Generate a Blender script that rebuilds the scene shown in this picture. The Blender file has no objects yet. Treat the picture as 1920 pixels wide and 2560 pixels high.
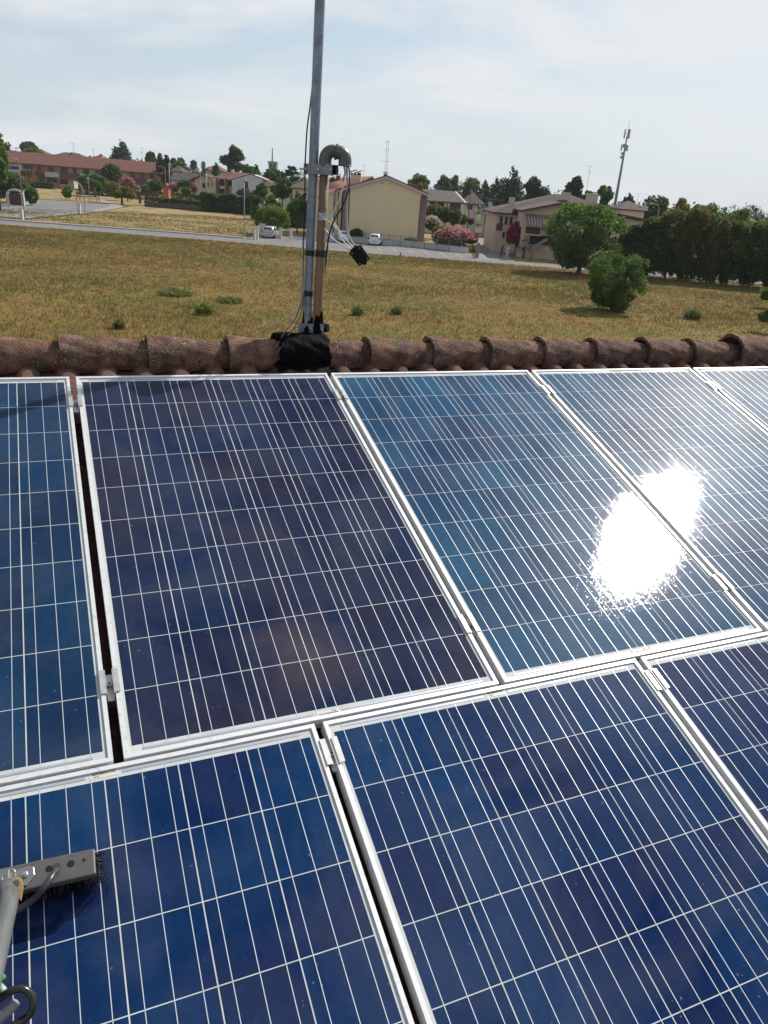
import bpy, math, random
import numpy as np
from mathutils import Vector, Matrix

S = bpy.context.scene
COL = S.collection
RAD = math.radians

# ------------------------------------------------------------------ camera
CAM_Z = 7.5
F_PX, CX, CY = 1880.65, 960.0, 1280.0          # readings of the photograph (1920 x 2560)
M = np.array([[0.9969854226, 0.0775890915, 0.0],
              [0.0308143440, -0.3959506576, 0.9177546256],
              [0.0712077476, -0.9149879833, -0.3971478906]])   # camera axes (right, down, forward) -> world
EYE = np.array([0.0, 0.0, CAM_Z])
cam = bpy.data.cameras.new('camera')
cam.sensor_fit = 'VERTICAL'
cam.sensor_height = 36.0
cam.lens = 36.0 * F_PX / 2560.0
cam.clip_start = 0.05
cam.clip_end = 6000.0
co = bpy.data.objects.new('camera', cam)
COL.objects.link(co)
co.matrix_world = Matrix(((M[0, 0], -M[0, 1], -M[0, 2], 0.0), (M[1, 0], -M[1, 1], -M[1, 2], 0.0),
                          (M[2, 0], -M[2, 1], -M[2, 2], CAM_Z), (0, 0, 0, 1)))
S.camera = co

# ------------------------------------------------------------------ light
SUN_EL, SUN_AZ = RAD(42.4), RAD(40.3)           # azimuth from +Y towards +X
SUN_DIR = Vector((math.cos(SUN_EL) * math.sin(SUN_AZ), math.cos(SUN_EL) * math.cos(SUN_AZ), math.sin(SUN_EL)))
HAZE = 0.00016
SUN_STRENGTH, SKY_STRENGTH, EXPOSURE = 4.8, 0.104, 0.0

world = bpy.data.worlds.new('World')
S.world = world
world.use_nodes = True
wt = world.node_tree
wt.nodes.clear()
wn = wt.nodes.new
out = wn('ShaderNodeOutputWorld')
bg = wn('ShaderNodeBackground')
bg.inputs['Strength'].default_value = SKY_STRENGTH
sky = wn('ShaderNodeTexSky')
sky.sky_type = 'NISHITA'
sky.sun_disc = False
sky.sun_elevation = SUN_EL
sky.sun_rotation = SUN_AZ
sky.altitude = 30
sky.air_density = 1.0
sky.dust_density = 1.2
sky.ozone_density = 1.6
tc = wn('ShaderNodeTexCoord')
mp = wn('ShaderNodeMapping')
mp.inputs['Rotation'].default_value = (0, RAD(-14), RAD(-20))
mp.inputs['Scale'].default_value = (1.0, 1.3, 4.4)
mp.inputs['Location'].default_value = (3.1, 1.7, 0.6)
cl = wn('ShaderNodeTexNoise')
cl.inputs['Scale'].default_value = 2.6
cl.inputs['Detail'].default_value = 6.0
cl.inputs['Roughness'].default_value = 0.58
cl.inputs['Distortion'].default_value = 0.35
cr = wn('ShaderNodeMapRange')
cr.inputs['From Min'].default_value = 0.43
cr.inputs['From Max'].default_value = 0.66
cr.inputs['To Min'].default_value = 0.05
cr.inputs['To Max'].default_value = 0.95
sep = wn('ShaderNodeSeparateXYZ')
hz = wn('ShaderNodeMapRange')                    # thin high haze, thicker towards the horizon
hz.inputs['From Min'].default_value = 0.0
hz.inputs['From Max'].default_value = 0.34
hz.inputs['To Min'].default_value = 0.86
hz.inputs['To Max'].default_value = 0.0
mix2 = wn('ShaderNodeMix'); mix2.data_type = 'RGBA'
mix2.inputs[7].default_value = (6.3, 7.35, 8.15, 1)
mix = wn('ShaderNodeMix'); mix.data_type = 'RGBA'
mix.inputs[7].default_value = (7.9, 8.15, 8.3, 1)
L = wt.links.new
L(tc.outputs['Generated'], mp.inputs['Vector']); L(mp.outputs['Vector'], cl.inputs['Vector'])
L(cl.outputs['Fac'], cr.inputs['Value']); L(tc.outputs['Generated'], sep.inputs[0])
L(sep.outputs['Z'], hz.inputs['Value'])
L(hz.outputs[0], mix2.inputs[0]); L(sky.outputs[0], mix2.inputs[6])
L(cr.outputs[0], mix.inputs[0]); L(mix2.outputs[2], mix.inputs[6])
L(mix.outputs[2], bg.inputs['Color']); L(bg.outputs[0], out.inputs['Surface'])

sun = bpy.data.lights.new('sun', 'SUN')
sun.energy = SUN_STRENGTH
sun.angle = RAD(0.53)
sun.color = (1.0, 0.95, 0.87)
so = bpy.data.objects.new('sun', sun)
so.rotation_euler = SUN_DIR.to_track_quat('Z', 'Y').to_euler()
COL.objects.link(so)

vs = S.view_settings
vs.view_transform = 'Standard'; vs.look = 'None'; vs.exposure = EXPOSURE; vs.gamma = 1.0
vs.use_curve_mapping = False
S.render.engine = 'CYCLES'
S.cycles.max_bounces = 6
S.cycles.transparent_max_bounces = 8
S.cycles.caustics_reflective = False
S.cycles.caustics_refractive = False

# ------------------------------------------------------------------ helpers: where things stand
def ray(px, py):
    return M @ np.array([(px - CX) / F_PX, (py - CY) / F_PX, 1.0])

def gp(px, py):
    """the point of the ground seen at a place of the photograph"""
    d = ray(px, py)
    p = EYE + d * (-CAM_Z / d[2])
    return float(p[0]), float(p[1])

def at(px, py, y):
    """the point at distance y (world) seen at a place of the photograph"""
    d = ray(px, py)
    p = EYE + d * (y / d[1])
    return Vector((float(p[0]), float(p[1]), float(p[2])))

# ------------------------------------------------------------------ helpers: materials
MATS = {}
def mat(name, color, rough=0.6, color2=None, scale=4.0, detail=4.0, bump=0.0, bscale=None, metal=0.0, spec=0.5, lo=0.35, hi=0.65,
        coat=0.0, coat_rough=0.1, per_object=0.0, island=0.0, stretch=None, world_space=False, transl=0.0):
    if name in MATS:
        return MATS[name]
    m = bpy.data.materials.new(name)
    m.use_nodes = True
    nt = m.node_tree; N = nt.nodes; Lk = nt.links.new
    b = N['Principled BSDF']
    b.inputs['Roughness'].default_value = rough
    b.inputs['Metallic'].default_value = metal
    b.inputs['Specular IOR Level'].default_value = spec
    b.inputs['Coat Weight'].default_value = coat
    b.inputs['Coat Roughness'].default_value = coat_rough
    b.inputs['Base Color'].default_value = (*color, 1)
    tcn = N.new('ShaderNodeTexCoord')
    src = tcn.outputs['Object']
    if world_space:
        g = N.new('ShaderNodeNewGeometry'); src = g.outputs['Position']
    if stretch:
        mpn = N.new('ShaderNodeMapping'); mpn.inputs['Scale'].default_value = stretch
        Lk(src, mpn.inputs[0]); src = mpn.outputs[0]
    col = None
    if color2 is not None:
        n = N.new('ShaderNodeTexNoise'); n.inputs['Scale'].default_value = scale; n.inputs['Detail'].default_value = detail
        n.inputs['Roughness'].default_value = 0.62
        r = N.new('ShaderNodeMapRange'); r.inputs['From Min'].default_value = lo; r.inputs['From Max'].default_value = hi
        x = N.new('ShaderNodeMix'); x.data_type = 'RGBA'
        x.inputs[6].default_value = (*color, 1); x.inputs[7].default_value = (*color2, 1)
        Lk(src, n.inputs['Vector']); Lk(n.outputs['Fac'], r.inputs['Value']); Lk(r.outputs[0], x.inputs[0])
        col = x.outputs[2]
    for amt, kind in ((per_object, 'o'), (island, 'i')):
        if amt:
            if kind == 'o':
                rn = N.new('ShaderNodeObjectInfo'); ro = rn.outputs['Random']
            else:
                rn = N.new('ShaderNodeNewGeometry'); ro = rn.outputs['Random Per Island']
            hv = N.new('ShaderNodeHueSaturation')
            mr = N.new('ShaderNodeMapRange'); mr.inputs['To Min'].default_value = 1 - amt; mr.inputs['To Max'].default_value = 1 + amt
            mh = N.new('ShaderNodeMapRange'); mh.inputs['To Min'].default_value = 0.5 - amt * 0.045; mh.inputs['To Max'].default_value = 0.5 + amt * 0.045
            Lk(ro, mr.inputs[0]); Lk(mr.outputs[0], hv.inputs['Value'])
            Lk(ro, mh.inputs[0]); Lk(mh.outputs[0], hv.inputs['Hue'])
            if col is not None: Lk(col, hv.inputs['Color'])
            else: hv.inputs['Color'].default_value = (*color, 1)
            col = hv.outputs['Color']
    if col is not None:
        Lk(col, b.inputs['Base Color'])
    if bump:
        n2 = N.new('ShaderNodeTexNoise'); n2.inputs['Scale'].default_value = bscale or scale * 4; n2.inputs['Detail'].default_value = 3
        bp = N.new('ShaderNodeBump'); bp.inputs['Strength'].default_value = min(1.0, bump); bp.inputs['Distance'].default_value = 0.01 * max(1.0, bump)
        Lk(src, n2.inputs['Vector']); Lk(n2.outputs['Fac'], bp.inputs['Height'])
        Lk(bp.outputs[0], b.inputs['Normal'])
        if coat: Lk(bp.outputs[0], b.inputs['Coat Normal'])
    if transl:
        tr = N.new('ShaderNodeBsdfTranslucent'); ms = N.new('ShaderNodeMixShader'); ms.inputs[0].default_value = transl
        if col is not None: Lk(col, tr.inputs['Color'])
        else: tr.inputs['Color'].default_value = (*color, 1)
        o = N['Material Output']
        Lk(b.outputs[0], ms.inputs[1]); Lk(tr.outputs[0], ms.inputs[2]); Lk(ms.outputs[0], o.inputs['Surface'])
    MATS[name] = m
    return m

# ------------------------------------------------------------------ helpers: meshes
class MB:
    def __init__(s):
        s.v = []; s.f = []
    def add(s, vs_, fs):
        o = len(s.v); s.v += [tuple(p) for p in vs_]; s.f += [tuple(i + o for i in q) for q in fs]; return s
    def box(s, x0, x1, y0, y1, z0, z1):
        return s.add([(x0, y0, z0), (x1, y0, z0), (x1, y1, z0), (x0, y1, z0), (x0, y0, z1), (x1, y0, z1), (x1, y1, z1), (x0, y1, z1)],
                     [(3, 2, 1, 0), (4, 5, 6, 7), (0, 1, 5, 4), (1, 2, 6, 5), (2, 3, 7, 6), (3, 0, 4, 7)])
    def prism(s, poly, axis, a0, a1):
        """polygon (list of 2D points, ccw) extruded along an axis"""
        n = len(poly)
        def P(p, a):
            return {'x': (a, p[0], p[1]), 'y': (p[0], a, p[1]), 'z': (p[0], p[1], a)}[axis]
        vs_ = [P(p, a0) for p in poly] + [P(p, a1) for p in poly]
        fs = [tuple(range(n))[::-1], tuple(range(n, 2 * n))] + [(i, (i + 1) % n, n + (i + 1) % n, n + i) for i in range(n)]
        return s.add(vs_, fs)
    def tube(s, pts, r, n=8, caps=True, r1=None):
        pts = [Vector(p) for p in pts]; k = len(pts)
        prev = None; rings = []
        for i, p in enumerate(pts):
            t = (pts[min(i + 1, k - 1)] - pts[max(i - 1, 0)]).normalized()
            if prev is None:
                a = t.orthogonal().normalized()
            else:
                a = (prev - t * prev.dot(t)).normalized()
            prev = a; b = t.cross(a)
            if callable(r): rr = r(i / (k - 1))
            else: rr = r if r1 is None else r + (r1 - r) * i / (k - 1)
            rings.append([p + (a * math.cos(q) + b * math.sin(q)) * rr for q in [2 * math.pi * j / n for j in range(n)]])
        vs_ = [v for R_ in rings for v in R_]
        fs = []
        for i in range(k - 1):
            for j in range(n):
                fs.append((i * n + j, i * n + (j + 1) % n, (i + 1) * n + (j + 1) % n, (i + 1) * n + j))
        if caps:
            fs.append(tuple(range(n))[::-1]); fs.append(tuple((k - 1) * n + j for j in range(n)))
        return s.add(vs_, fs)
    def cyl(s, p0, p1, r, n=12, r1=None):
        return s.tube([p0, p1], r, n, True, r1)
    def build(s, name, m, parent=None, smooth=False, bevel=0.0):
        me = bpy.data.meshes.new(name)
        me.from_pydata(s.v, [], s.f); me.update()
        if smooth:
            me.polygons.foreach_set('use_smooth', [True] * len(me.polygons))
        return link(name, me, m, parent, bevel, smooth)

def link(name, me, m, parent=None, bevel=0.0, smooth=False):
    if m is not None and not me.materials: me.materials.append(m)
    o = bpy.data.objects.new(name, me); COL.objects.link(o)
    if parent is not None: o.parent = parent
    if bevel:
        b = o.modifiers.new('bevel', 'BEVEL'); b.width = bevel; b.segments = 2; b.limit_method = 'ANGLE'
    return o

def arr_mesh(name, v, f):
    me = bpy.data.meshes.new(name)
    v = np.asarray(v, dtype=np.float32); f = np.asarray(f, dtype=np.int32)
    me.vertices.add(len(v)); me.vertices.foreach_set('co', v.ravel())
    k = f.shape[1]
    me.loops.add(f.size); me.loops.foreach_set('vertex_index', f.ravel())
    me.polygons.add(len(f)); me.polygons.foreach_set('loop_start', np.arange(0, f.size, k, dtype=np.int32))
    me.update(calc_edges=True); me.validate()
    return me

def tag(o, label, cat, group=None, kind=None):
    if label: o['label'] = label
    if cat: o['category'] = cat
    if group: o['group'] = group
    if kind: o['kind'] = kind
    return o

def thing(name, label, cat, loc=(0, 0, 0), rz=0.0, group=None, mw=None):
    o = bpy.data.objects.new(name, None); COL.objects.link(o)
    o.empty_display_size = 0.2
    if mw is not None: o.matrix_world = mw
    else:
        o.location = loc; o.rotation_euler = (0, 0, rz)
    return tag(o, label, cat, group)

def part(o, parent):
    o.parent = parent; return o

def share(name, me, parent, loc=(0, 0, 0), rot=(0, 0, 0), scale=None):
    o = bpy.data.objects.new(name, me); COL.objects.link(o); o.parent = parent
    o.location = loc; o.rotation_euler = rot
    if scale: o.scale = scale
    return o

def spline(pts, n=6):
    P = [np.array(p, float) for p in pts]
    P = [2 * P[0] - P[1]] + P + [2 * P[-1] - P[-2]]
    o = []
    for i in range(1, len(P) - 2):
        for t in np.linspace(0, 1, n, endpoint=False):
            a, b, c, d = P[i - 1:i + 3]
            o.append(0.5 * ((2 * b) + (-a + c) * t + (2 * a - 5 * b + 4 * c - d) * t ** 2 + (-a + 3 * b - 3 * c + d) * t ** 3))
    o.append(P[-2]); return [tuple(p) for p in o]

# ------------------------------------------------------------------ the roof the camera stands on
O_ = Vector((-1.16259, 2.73455, 6.74905))
U_ = Vector((0.90925, 0.41612, -0.01033)).normalized()
V_ = Vector((0.39377, -0.86792, -0.30275)).normalized()
N_ = U_.cross(-V_).normalized(); V_ = N_.cross(U_) * -1
RF = Matrix(((U_.x, -V_.x, N_.x, O_.x), (U_.y, -V_.y, N_.y, O_.y), (U_.z, -V_.z, N_.z, O_.z), (0, 0, 0, 1)))   # x along ridge, y up the slope, z off the roof
random.seed(5); rng = np.random.default_rng(11)

m_tile = mat('concrete_tile', (0.27, 0.13, 0.095), 0.9, (0.13, 0.07, 0.055), scale=30, bump=1.0, bscale=260, per_object=0.25)
def ridge_mat(name, c1, c2, lichen):
    m = mat(name, c1, 0.92, c2, scale=16, detail=6, bump=2.5, bscale=150, per_object=0.22, lo=.38, hi=.62)
    nt = m.node_tree; N = nt.nodes; Lk = nt.links.new
    b = N['Principled BSDF']; base = b.inputs['Base Color'].links[0].from_socket
    t = N.new('ShaderNodeTexCoord')
    n = N.new('ShaderNodeTexNoise'); n.inputs['Scale'].default_value = 130; n.inputs['Detail'].default_value = 4
    n2 = N.new('ShaderNodeTexNoise'); n2.inputs['Scale'].default_value = 14
    r = N.new('ShaderNodeMapRange'); r.inputs[1].default_value = .56; r.inputs[2].default_value = .64
    r2 = N.new('ShaderNodeMapRange'); r2.inputs[1].default_value = .42; r2.inputs[2].default_value = .62
    mu = N.new('ShaderNodeMath'); mu.operation = 'MULTIPLY'
    x = N.new('ShaderNodeMix'); x.data_type = 'RGBA'; x.inputs[7].default_value = (*lichen, 1)
    Lk(t.outputs['Object'], n.inputs['Vector']); Lk(t.outputs['Object'], n2.inputs['Vector'])
    Lk(n.outputs['Fac'], r.inputs[0]); Lk(n2.outputs['Fac'], r2.inputs[0]); Lk(r.outputs[0], mu.inputs[0]); Lk(r2.outputs[0], mu.inputs[1])
    Lk(mu.outputs[0], x.inputs[0]); Lk(base, x.inputs[6]); Lk(x.outputs[2], b.inputs['Base Color'])
    return m
m_ridge = ridge_mat('ridge_concrete', (0.33, 0.165, 0.10), (0.11, 0.062, 0.042), (0.42, 0.40, 0.34))
m_tar = mat('tar', (0.0025, 0.0025, 0.003), 0.7, (0.006, 0.006, 0.006), scale=20, bump=.5, bscale=30, spec=0.06)
m_wall_own = mat('render_wall', (0.5, 0.42, 0.3), 0.9, (0.42, 0.35, 0.25), scale=2)

house = thing('tiled_house', 'house carrying the solar panels, brown concrete tile roof with its ridge across the view', 'house', mw=RF)

RV, RZ = 0.33, -0.088        # ridge axis: up the slope from the first cells, below the cell plane
PER = 0.1465
def tile_profile(w=PER, nb=8):
    """height profile of one barrel-and-pan tile"""
    r = 0.044; p = [(-w / 2 - 0.004, 0.004), (-r - 0.006, 0.0)]
    for i in range(nb + 1):
        a = math.pi - math.pi * i / nb
        p.append((r * math.cos(a), 0.006 + 0.040 * math.sin(a)))
    p += [(r + 0.006, 0.0), (w / 2 + 0.006, 0.003)]
    return p
def tile_mesh(name, L_=0.40):
    p = tile_profile(); v = []; f = []; n = len(p); th = 0.011
    for y, dz in ((0, 0.0), (-L_, 0.0)):
        for x, z in p: v.append((x, y, z + dz))
    for x, z in p: v.append((x, -L_, z - th))
    for i in range(n - 1):
        f.append((i, n + i, n + i + 1, i + 1)); f.append((n + i, 2 * n + i, 2 * n + i + 1, n + i + 1))
    me = bpy.data.meshes.new(name); me.from_pydata(v, [], f); me.update()
    me.polygons.foreach_set('use_smooth', [True] * len(f)); me.materials.append(m_tile)
    return me
tme = tile_mesh('roof_tile')
Z0 = -0.142
for c in range(2):
    for k in range(-4, 33):
        o = share('roof_tile', tme, house, (-0.041 + PER * k + random.uniform(-.002, .002), RV - 0.03 - 0.35 * c, Z0 + 0.012 + random.uniform(-.0015, .0015)), (RAD(1.9), random.uniform(-.01, .01), random.uniform(-.006, .006)))
# the courses further down and out of the frame, joined
v0 = [tuple(q.co) for q in tme.vertices]; f0 = [tuple(q.vertices) for q in tme.polygons]
mb = MB()
for c in range(0, 14):
    for k in range(-36, 50):
        if c < 2 and -4 <= k < 33: continue
        x = -0.041 + PER * k; y = RV - 0.03 - 0.35 * c; s_ = math.sin(RAD(1.9))
        mb.add([(a + x, b + y, z - b * 0 + Z0 + 0.012 + b * s_ ) for a, b, z in v0], f0)
o = mb.build('roof_tiles_lower', m_tile, house, smooth=True); o['kind'] = 'stuff'
# roof deck under the tiles and the far slope behind the ridge
MB().box(-5.4, 7.3, -4.9, RV + 0.02, Z0 - 0.12, Z0 - 0.035).build('roof_deck', m_tile, house)
Vb = Vector((-V_.x, -V_.y, V_.z)).normalized()
RI = RF.inverted()
Pr = RF @ Vector((0, RV + 0.02, Z0 - 0.01))
def back(u, d, h):
    n2 = (U_.cross(Vb)).normalized()
    if n2.z < 0: n2 = -n2
    return RI @ (Pr + U_ * u + Vb * d + n2 * h)
mb = MB()
for k in range(-36, 50):
    x = -0.041 + PER * k
    pr = tile_profile(nb=5)
    a = [back(x + q[0], 0.0, q[1]) for q in pr]; b = [back(x + q[0], 5.0, q[1]) for q in pr]; n = len(pr)
    mb.add(a + b, [(i, i + 1, n + i + 1, n + i) for i in range(n - 1)])
o = mb.build('roof_tiles_far_slope', m_tile, house, smooth=True); o['kind'] = 'stuff'
# walls below
c0 = [RF @ Vector((u, y, 0)) for u, y in ((-5.0, -4.5), (6.9, -4.5), (6.9, RV), (-5.0, RV))]
far = [Pr + U_ * 6.9 + Vb * 4.6, Pr + U_ * -5.0 + Vb * 4.6]
ring = [c0[0], c0[1], far[0], far[1]]
vs_ = [(p.x, p.y, 0.0) for p in ring] + [(p.x, p.y, 4.9) for p in ring]
w = MB().add([RI @ Vector(p) for p in vs_], [(0, 1, 5, 4), (1, 2, 6, 5), (2, 3, 7, 6), (3, 0, 4, 7)]).build('wall', m_wall_own, house)
for u in (-4.98, 6.88):
    a = RF @ Vector((u, -4.5, Z0 - .12)); b = Pr + U_ * u + Vb * 4.6; t = RF @ Vector((u, RV, Z0 - .12))
    MB().add([RI @ Vector(p) for p in ((a.x, a.y, 4.8), (b.x, b.y, 4.8), (b.x, b.y, b.z - .1), tuple(t), tuple(a))], [(0, 1, 2, 3, 4)]).build('gable_wall', m_wall_own, house)

def ridge_tile(x0, x1, r0=0.084, r1=0.069, m=None, zoff=0.0, noise=0.0015, name='ridge_tile', parent=None, th=0.013, nseg=18, na=22, lo=-12, hi=192, jag=0.0, seed=0):
    """tapered half-round shell, open wide end at x0"""
    rg = np.random.default_rng(seed + int(x0 * 1000) + 9000)
    v = []; f = []
    ph = rg.uniform(0, 6, 8)
    for layer in (0, 1):
        for i in range(nseg + 1):
            t = i / nseg
            for j in range(na + 1):
                a = RAD(lo + (hi - lo) * j / na)
                r = r0 + (r1 - r0) * t - (th if layer else 0)
                if not layer:
                    r += noise * (math.sin(a * 5 + ph[0] + t * 7) + math.sin(a * 9 + ph[1] - t * 13) + rg.normal() * .6)
                xx = x0 + (x1 - x0) * t
                if jag and i in (0, nseg): xx += jag * (math.sin(a * 6 + ph[2] + i) + .6 * math.sin(a * 15 + ph[3]) + rg.normal() * .3)
                v.append((xx, RV + r * math.cos(a), RZ + zoff + r * math.sin(a) * 1.02))
    W = na + 1; Q = (nseg + 1) * W
    for i in range(nseg):
        for j in range(na):
            p = i * W + j
            f.append((p, p + 1, p + W + 1, p + W)); f.append((Q + p, Q + p + W, Q + p + W + 1, Q + p + 1))
    for j in range(na):
        f.append((j, Q + j, Q + j + 1, j + 1)); p = nseg * W + j; f.append((p, p + 1, Q + p + 1, Q + p))
    for i in range(nseg):
        p = i * W; f.append((p, p + W, Q + p + W, Q + p)); p = i * W + na; f.append((p, Q + p, Q + p + W, p + W))
    b = MB(); b.v = v; b.f = f
    return b.build(name, m or m_ridge, parent or house, smooth=False)
JO = [-5.1, -4.76, -4.42, -4.08, -3.74, -3.4, -3.07, -2.74, -2.41, -2.08, -1.75, -1.42, -1.08, -0.745, -0.405, -0.065, 0.275, 0.612, 0.945, 1.272, 1.6, 1.922, 2.245, 2.575, 2.925, 3.265, 3.6, 3.95, 4.3, 4.65, 5.0, 5.35, 5.7, 6.05, 6.4, 6.75]
for i, x in enumerate(JO):
    x1 = (JO[i + 1] if i + 1 < len(JO) else x + .35) + 0.055
    big = i == 26
    o = ridge_tile(x, x1, 0.091 + (.022 if big else random.uniform(-.002, .002)), 0.060 + (.02 if big else 0), zoff=random.uniform(-.002, .003), th=.017, lo=-4, hi=200)
    o.rotation_euler = (0, 0, 0)
    for p in o.data.polygons: p.use_smooth = True
    es = o.modifiers.new('edge', 'EDGE_SPLIT'); es.split_angle = RAD(48)
# dark mortar bed between ridge and tiles
m_mortar = mat('mortar', (0.03, 0.026, 0.024), 0.95, (0.05, 0.045, 0.04), scale=30, bump=1, bscale=60)
MB().box(-5.1, 7.0, RV - 0.035, RV + 0.05, Z0 - 0.02, RZ + 0.03).build('mortar_bed', m_mortar, house)

# ------------------------------------------------------------------ solar panels
def cell_mat(name, a, b, grain, dust=.05, stain=None):
    m = bpy.data.materials.new(name); m.use_nodes = True
    nt = m.node_tree; N = nt.nodes; Lk = nt.links.new
    p = N['Principled BSDF']
    t = N.new('ShaderNodeTexCoord'); g = N.new('ShaderNodeNewGeometry')
    oi = N.new('ShaderNodeObjectInfo')
    no = N.new('ShaderNodeTexNoise'); no.inputs['Scale'].default_value = 2.3; no.inputs['Detail'].default_value = 3
    Lk(g.outputs['Position'], no.inputs['Vector'])
    ad = N.new('ShaderNodeMath'); ad.operation = 'ADD'
    m1 = N.new('ShaderNodeMath'); m1.operation = 'MULTIPLY'; m1.inputs[1].default_value = 0.32
    Lk(oi.outputs['Random'], m1.inputs[0]); Lk(m1.outputs[0], ad.inputs[0]); Lk(no.outputs['Fac'], ad.inputs[1])
    r = N.new('ShaderNodeMapRange'); r.inputs[1].default_value = .42; r.inputs[2].default_value = .92
    Lk(ad.outputs[0], r.inputs[0])
    x = N.new('ShaderNodeMix'); x.data_type = 'RGBA'; x.inputs[6].default_value = (*a, 1); x.inputs[7].default_value = (*b, 1)
    Lk(r.outputs[0], x.inputs[0])
    # crystal grains
    vo = N.new('ShaderNodeTexVoronoi'); vo.inputs['Scale'].default_value = 85; vo.inputs['Randomness'].default_value = 1
    Lk(g.outputs['Position'], vo.inputs['Vector'])
    hs = N.new('ShaderNodeHueSaturation')
    sp = N.new('ShaderNodeSeparateColor'); Lk(vo.outputs['Color'], sp.inputs[0])
    mr = N.new('ShaderNodeMapRange'); mr.inputs[3].default_value = 1 - grain; mr.inputs[4].default_value = 1 + grain
    Lk(sp.outputs[0], mr.inputs[0]); Lk(mr.outputs[0], hs.inputs['Value']); Lk(x.outputs[2], hs.inputs['Color'])
    sn = N.new('ShaderNodeTexNoise'); sn.inputs['Scale'].default_value = 95; sn.inputs['Detail'].default_value = 1
    sr = N.new('ShaderNodeMapRange'); sr.inputs[1].default_value = .765; sr.inputs[2].default_value = .80; sr.inputs[4].default_value = .35
    dn = N.new('ShaderNodeTexNoise'); dn.inputs['Scale'].default_value = 3.2; dn.inputs['Detail'].default_value = 7; dn.inputs['Distortion'].default_value = 1.4
    dr = N.new('ShaderNodeMapRange'); dr.inputs[1].default_value = .55; dr.inputs[1].default_value = .38; dr.inputs[2].default_value = .80; dr.inputs[3].default_value = dust; dr.inputs[4].default_value = dust + .075
    dm = N.new('ShaderNodeMath'); dm.operation = 'MAXIMUM'
    Lk(g.outputs['Position'], sn.inputs['Vector']); Lk(sn.outputs['Fac'], sr.inputs[0]); Lk(g.outputs['Position'], dn.inputs['Vector']); Lk(dn.outputs['Fac'], dr.inputs[0])
    Lk(sr.outputs[0], dm.inputs[0]); Lk(dr.outputs[0], dm.inputs[1])
    dx = N.new('ShaderNodeMix'); dx.data_type = 'RGBA'; dx.inputs[7].default_value = (.36, .32, .27, 1)
    Lk(dm.outputs[0], dx.inputs[0]); Lk(hs.outputs[0], dx.inputs[6]); Lk(dx.outputs[2], p.inputs['Base Color'])
    if stain:                                     # a smear of mud with its own outline
        d = Vector(ray(*stain)); s_ = (O_ - Vector(EYE)).dot(N_) / d.dot(N_); P0 = Vector(EYE) + d * s_
        vd = N.new('ShaderNodeVectorMath'); vd.operation = 'DISTANCE'; vd.inputs[1].default_value = P0
        n5 = N.new('ShaderNodeTexNoise'); n5.inputs['Scale'].default_value = 14; n5.inputs['Detail'].default_value = 6
        a5 = N.new('ShaderNodeMath'); a5.operation = 'MULTIPLY_ADD'; a5.inputs[1].default_value = -.22
        r5 = N.new('ShaderNodeMapRange'); r5.inputs[1].default_value = -.12; r5.inputs[2].default_value = .07; r5.inputs[3].default_value = .30; r5.inputs[4].default_value = 0
        x5 = N.new('ShaderNodeMix'); x5.data_type = 'RGBA'; x5.inputs[7].default_value = (.20, .13, .075, 1)
        Lk(g.outputs['Position'], vd.inputs[0]); Lk(g.outputs['Position'], n5.inputs['Vector']); Lk(n5.outputs['Fac'], a5.inputs[0]); Lk(vd.outputs['Value'], a5.inputs[2])
        Lk(a5.outputs[0], r5.inputs[0]); Lk(r5.outputs[0], x5.inputs[0]); Lk(dx.outputs[2], x5.inputs[6]); Lk(x5.outputs[2], p.inputs['Base Color'])
    p.inputs['Roughness'].default_value = 0.42; p.inputs['Specular IOR Level'].default_value = 0.25
    glass_coat(m, t.outputs['Object'])
    return m
GLASS_ALPHA, DUST_LOBE = 0.076, 0.20
def glass_coat(m, src=None):
    """the pane laminated over cells and backing: fine dimpled solar glass under a film of dust"""
    nt = m.node_tree; N = nt.nodes; Lk = nt.links.new
    p = N['Principled BSDF']; o = N['Material Output']
    p.inputs['Specular IOR Level'].default_value = 0.0
    g = N.new('ShaderNodeNewGeometry')
    n = N.new('ShaderNodeTexNoise'); n.inputs['Scale'].default_value = 300; n.inputs['Detail'].default_value = 1
    b = N.new('ShaderNodeBump'); b.inputs['Strength'].default_value = 0.22; b.inputs['Distance'].default_value = 0.0008
    Lk(g.outputs['Position'], n.inputs['Vector']); Lk(n.outputs['Fac'], b.inputs['Height'])
    d = N.new('ShaderNodeTexNoise'); d.inputs['Scale'].default_value = 4.5; d.inputs['Detail'].default_value = 6; d.inputs['Distortion'].default_value = .8
    r = N.new('ShaderNodeMapRange'); r.inputs[1].default_value = .35; r.inputs[2].default_value = .70
    r.inputs[3].default_value = DUST_LOBE * .75; r.inputs[4].default_value = DUST_LOBE * 1.2
    Lk(g.outputs['Position'], d.inputs['Vector']); Lk(d.outputs['Fac'], r.inputs[0])
    g1 = N.new('ShaderNodeBsdfAnisotropic'); g1.distribution = 'BECKMANN'; g1.inputs['Roughness'].default_value = GLASS_ALPHA
    g2 = N.new('ShaderNodeBsdfAnisotropic'); g2.distribution = 'GGX'; g2.inputs['Roughness'].default_value = 0.34
    Lk(b.outputs[0], g1.inputs['Normal'])
    ms = N.new('ShaderNodeMixShader'); Lk(r.outputs[0], ms.inputs[0]); Lk(g1.outputs[0], ms.inputs[1]); Lk(g2.outputs[0], ms.inputs[2])
    fr = N.new('ShaderNodeFresnel'); fr.inputs['IOR'].default_value = 1.265
    mx = N.new('ShaderNodeMixShader'); Lk(fr.outputs[0], mx.inputs[0]); Lk(p.outputs[0], mx.inputs[1]); Lk(ms.outputs[0], mx.inputs[2]); Lk(mx.outputs[0], o.inputs['Surface'])
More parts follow.
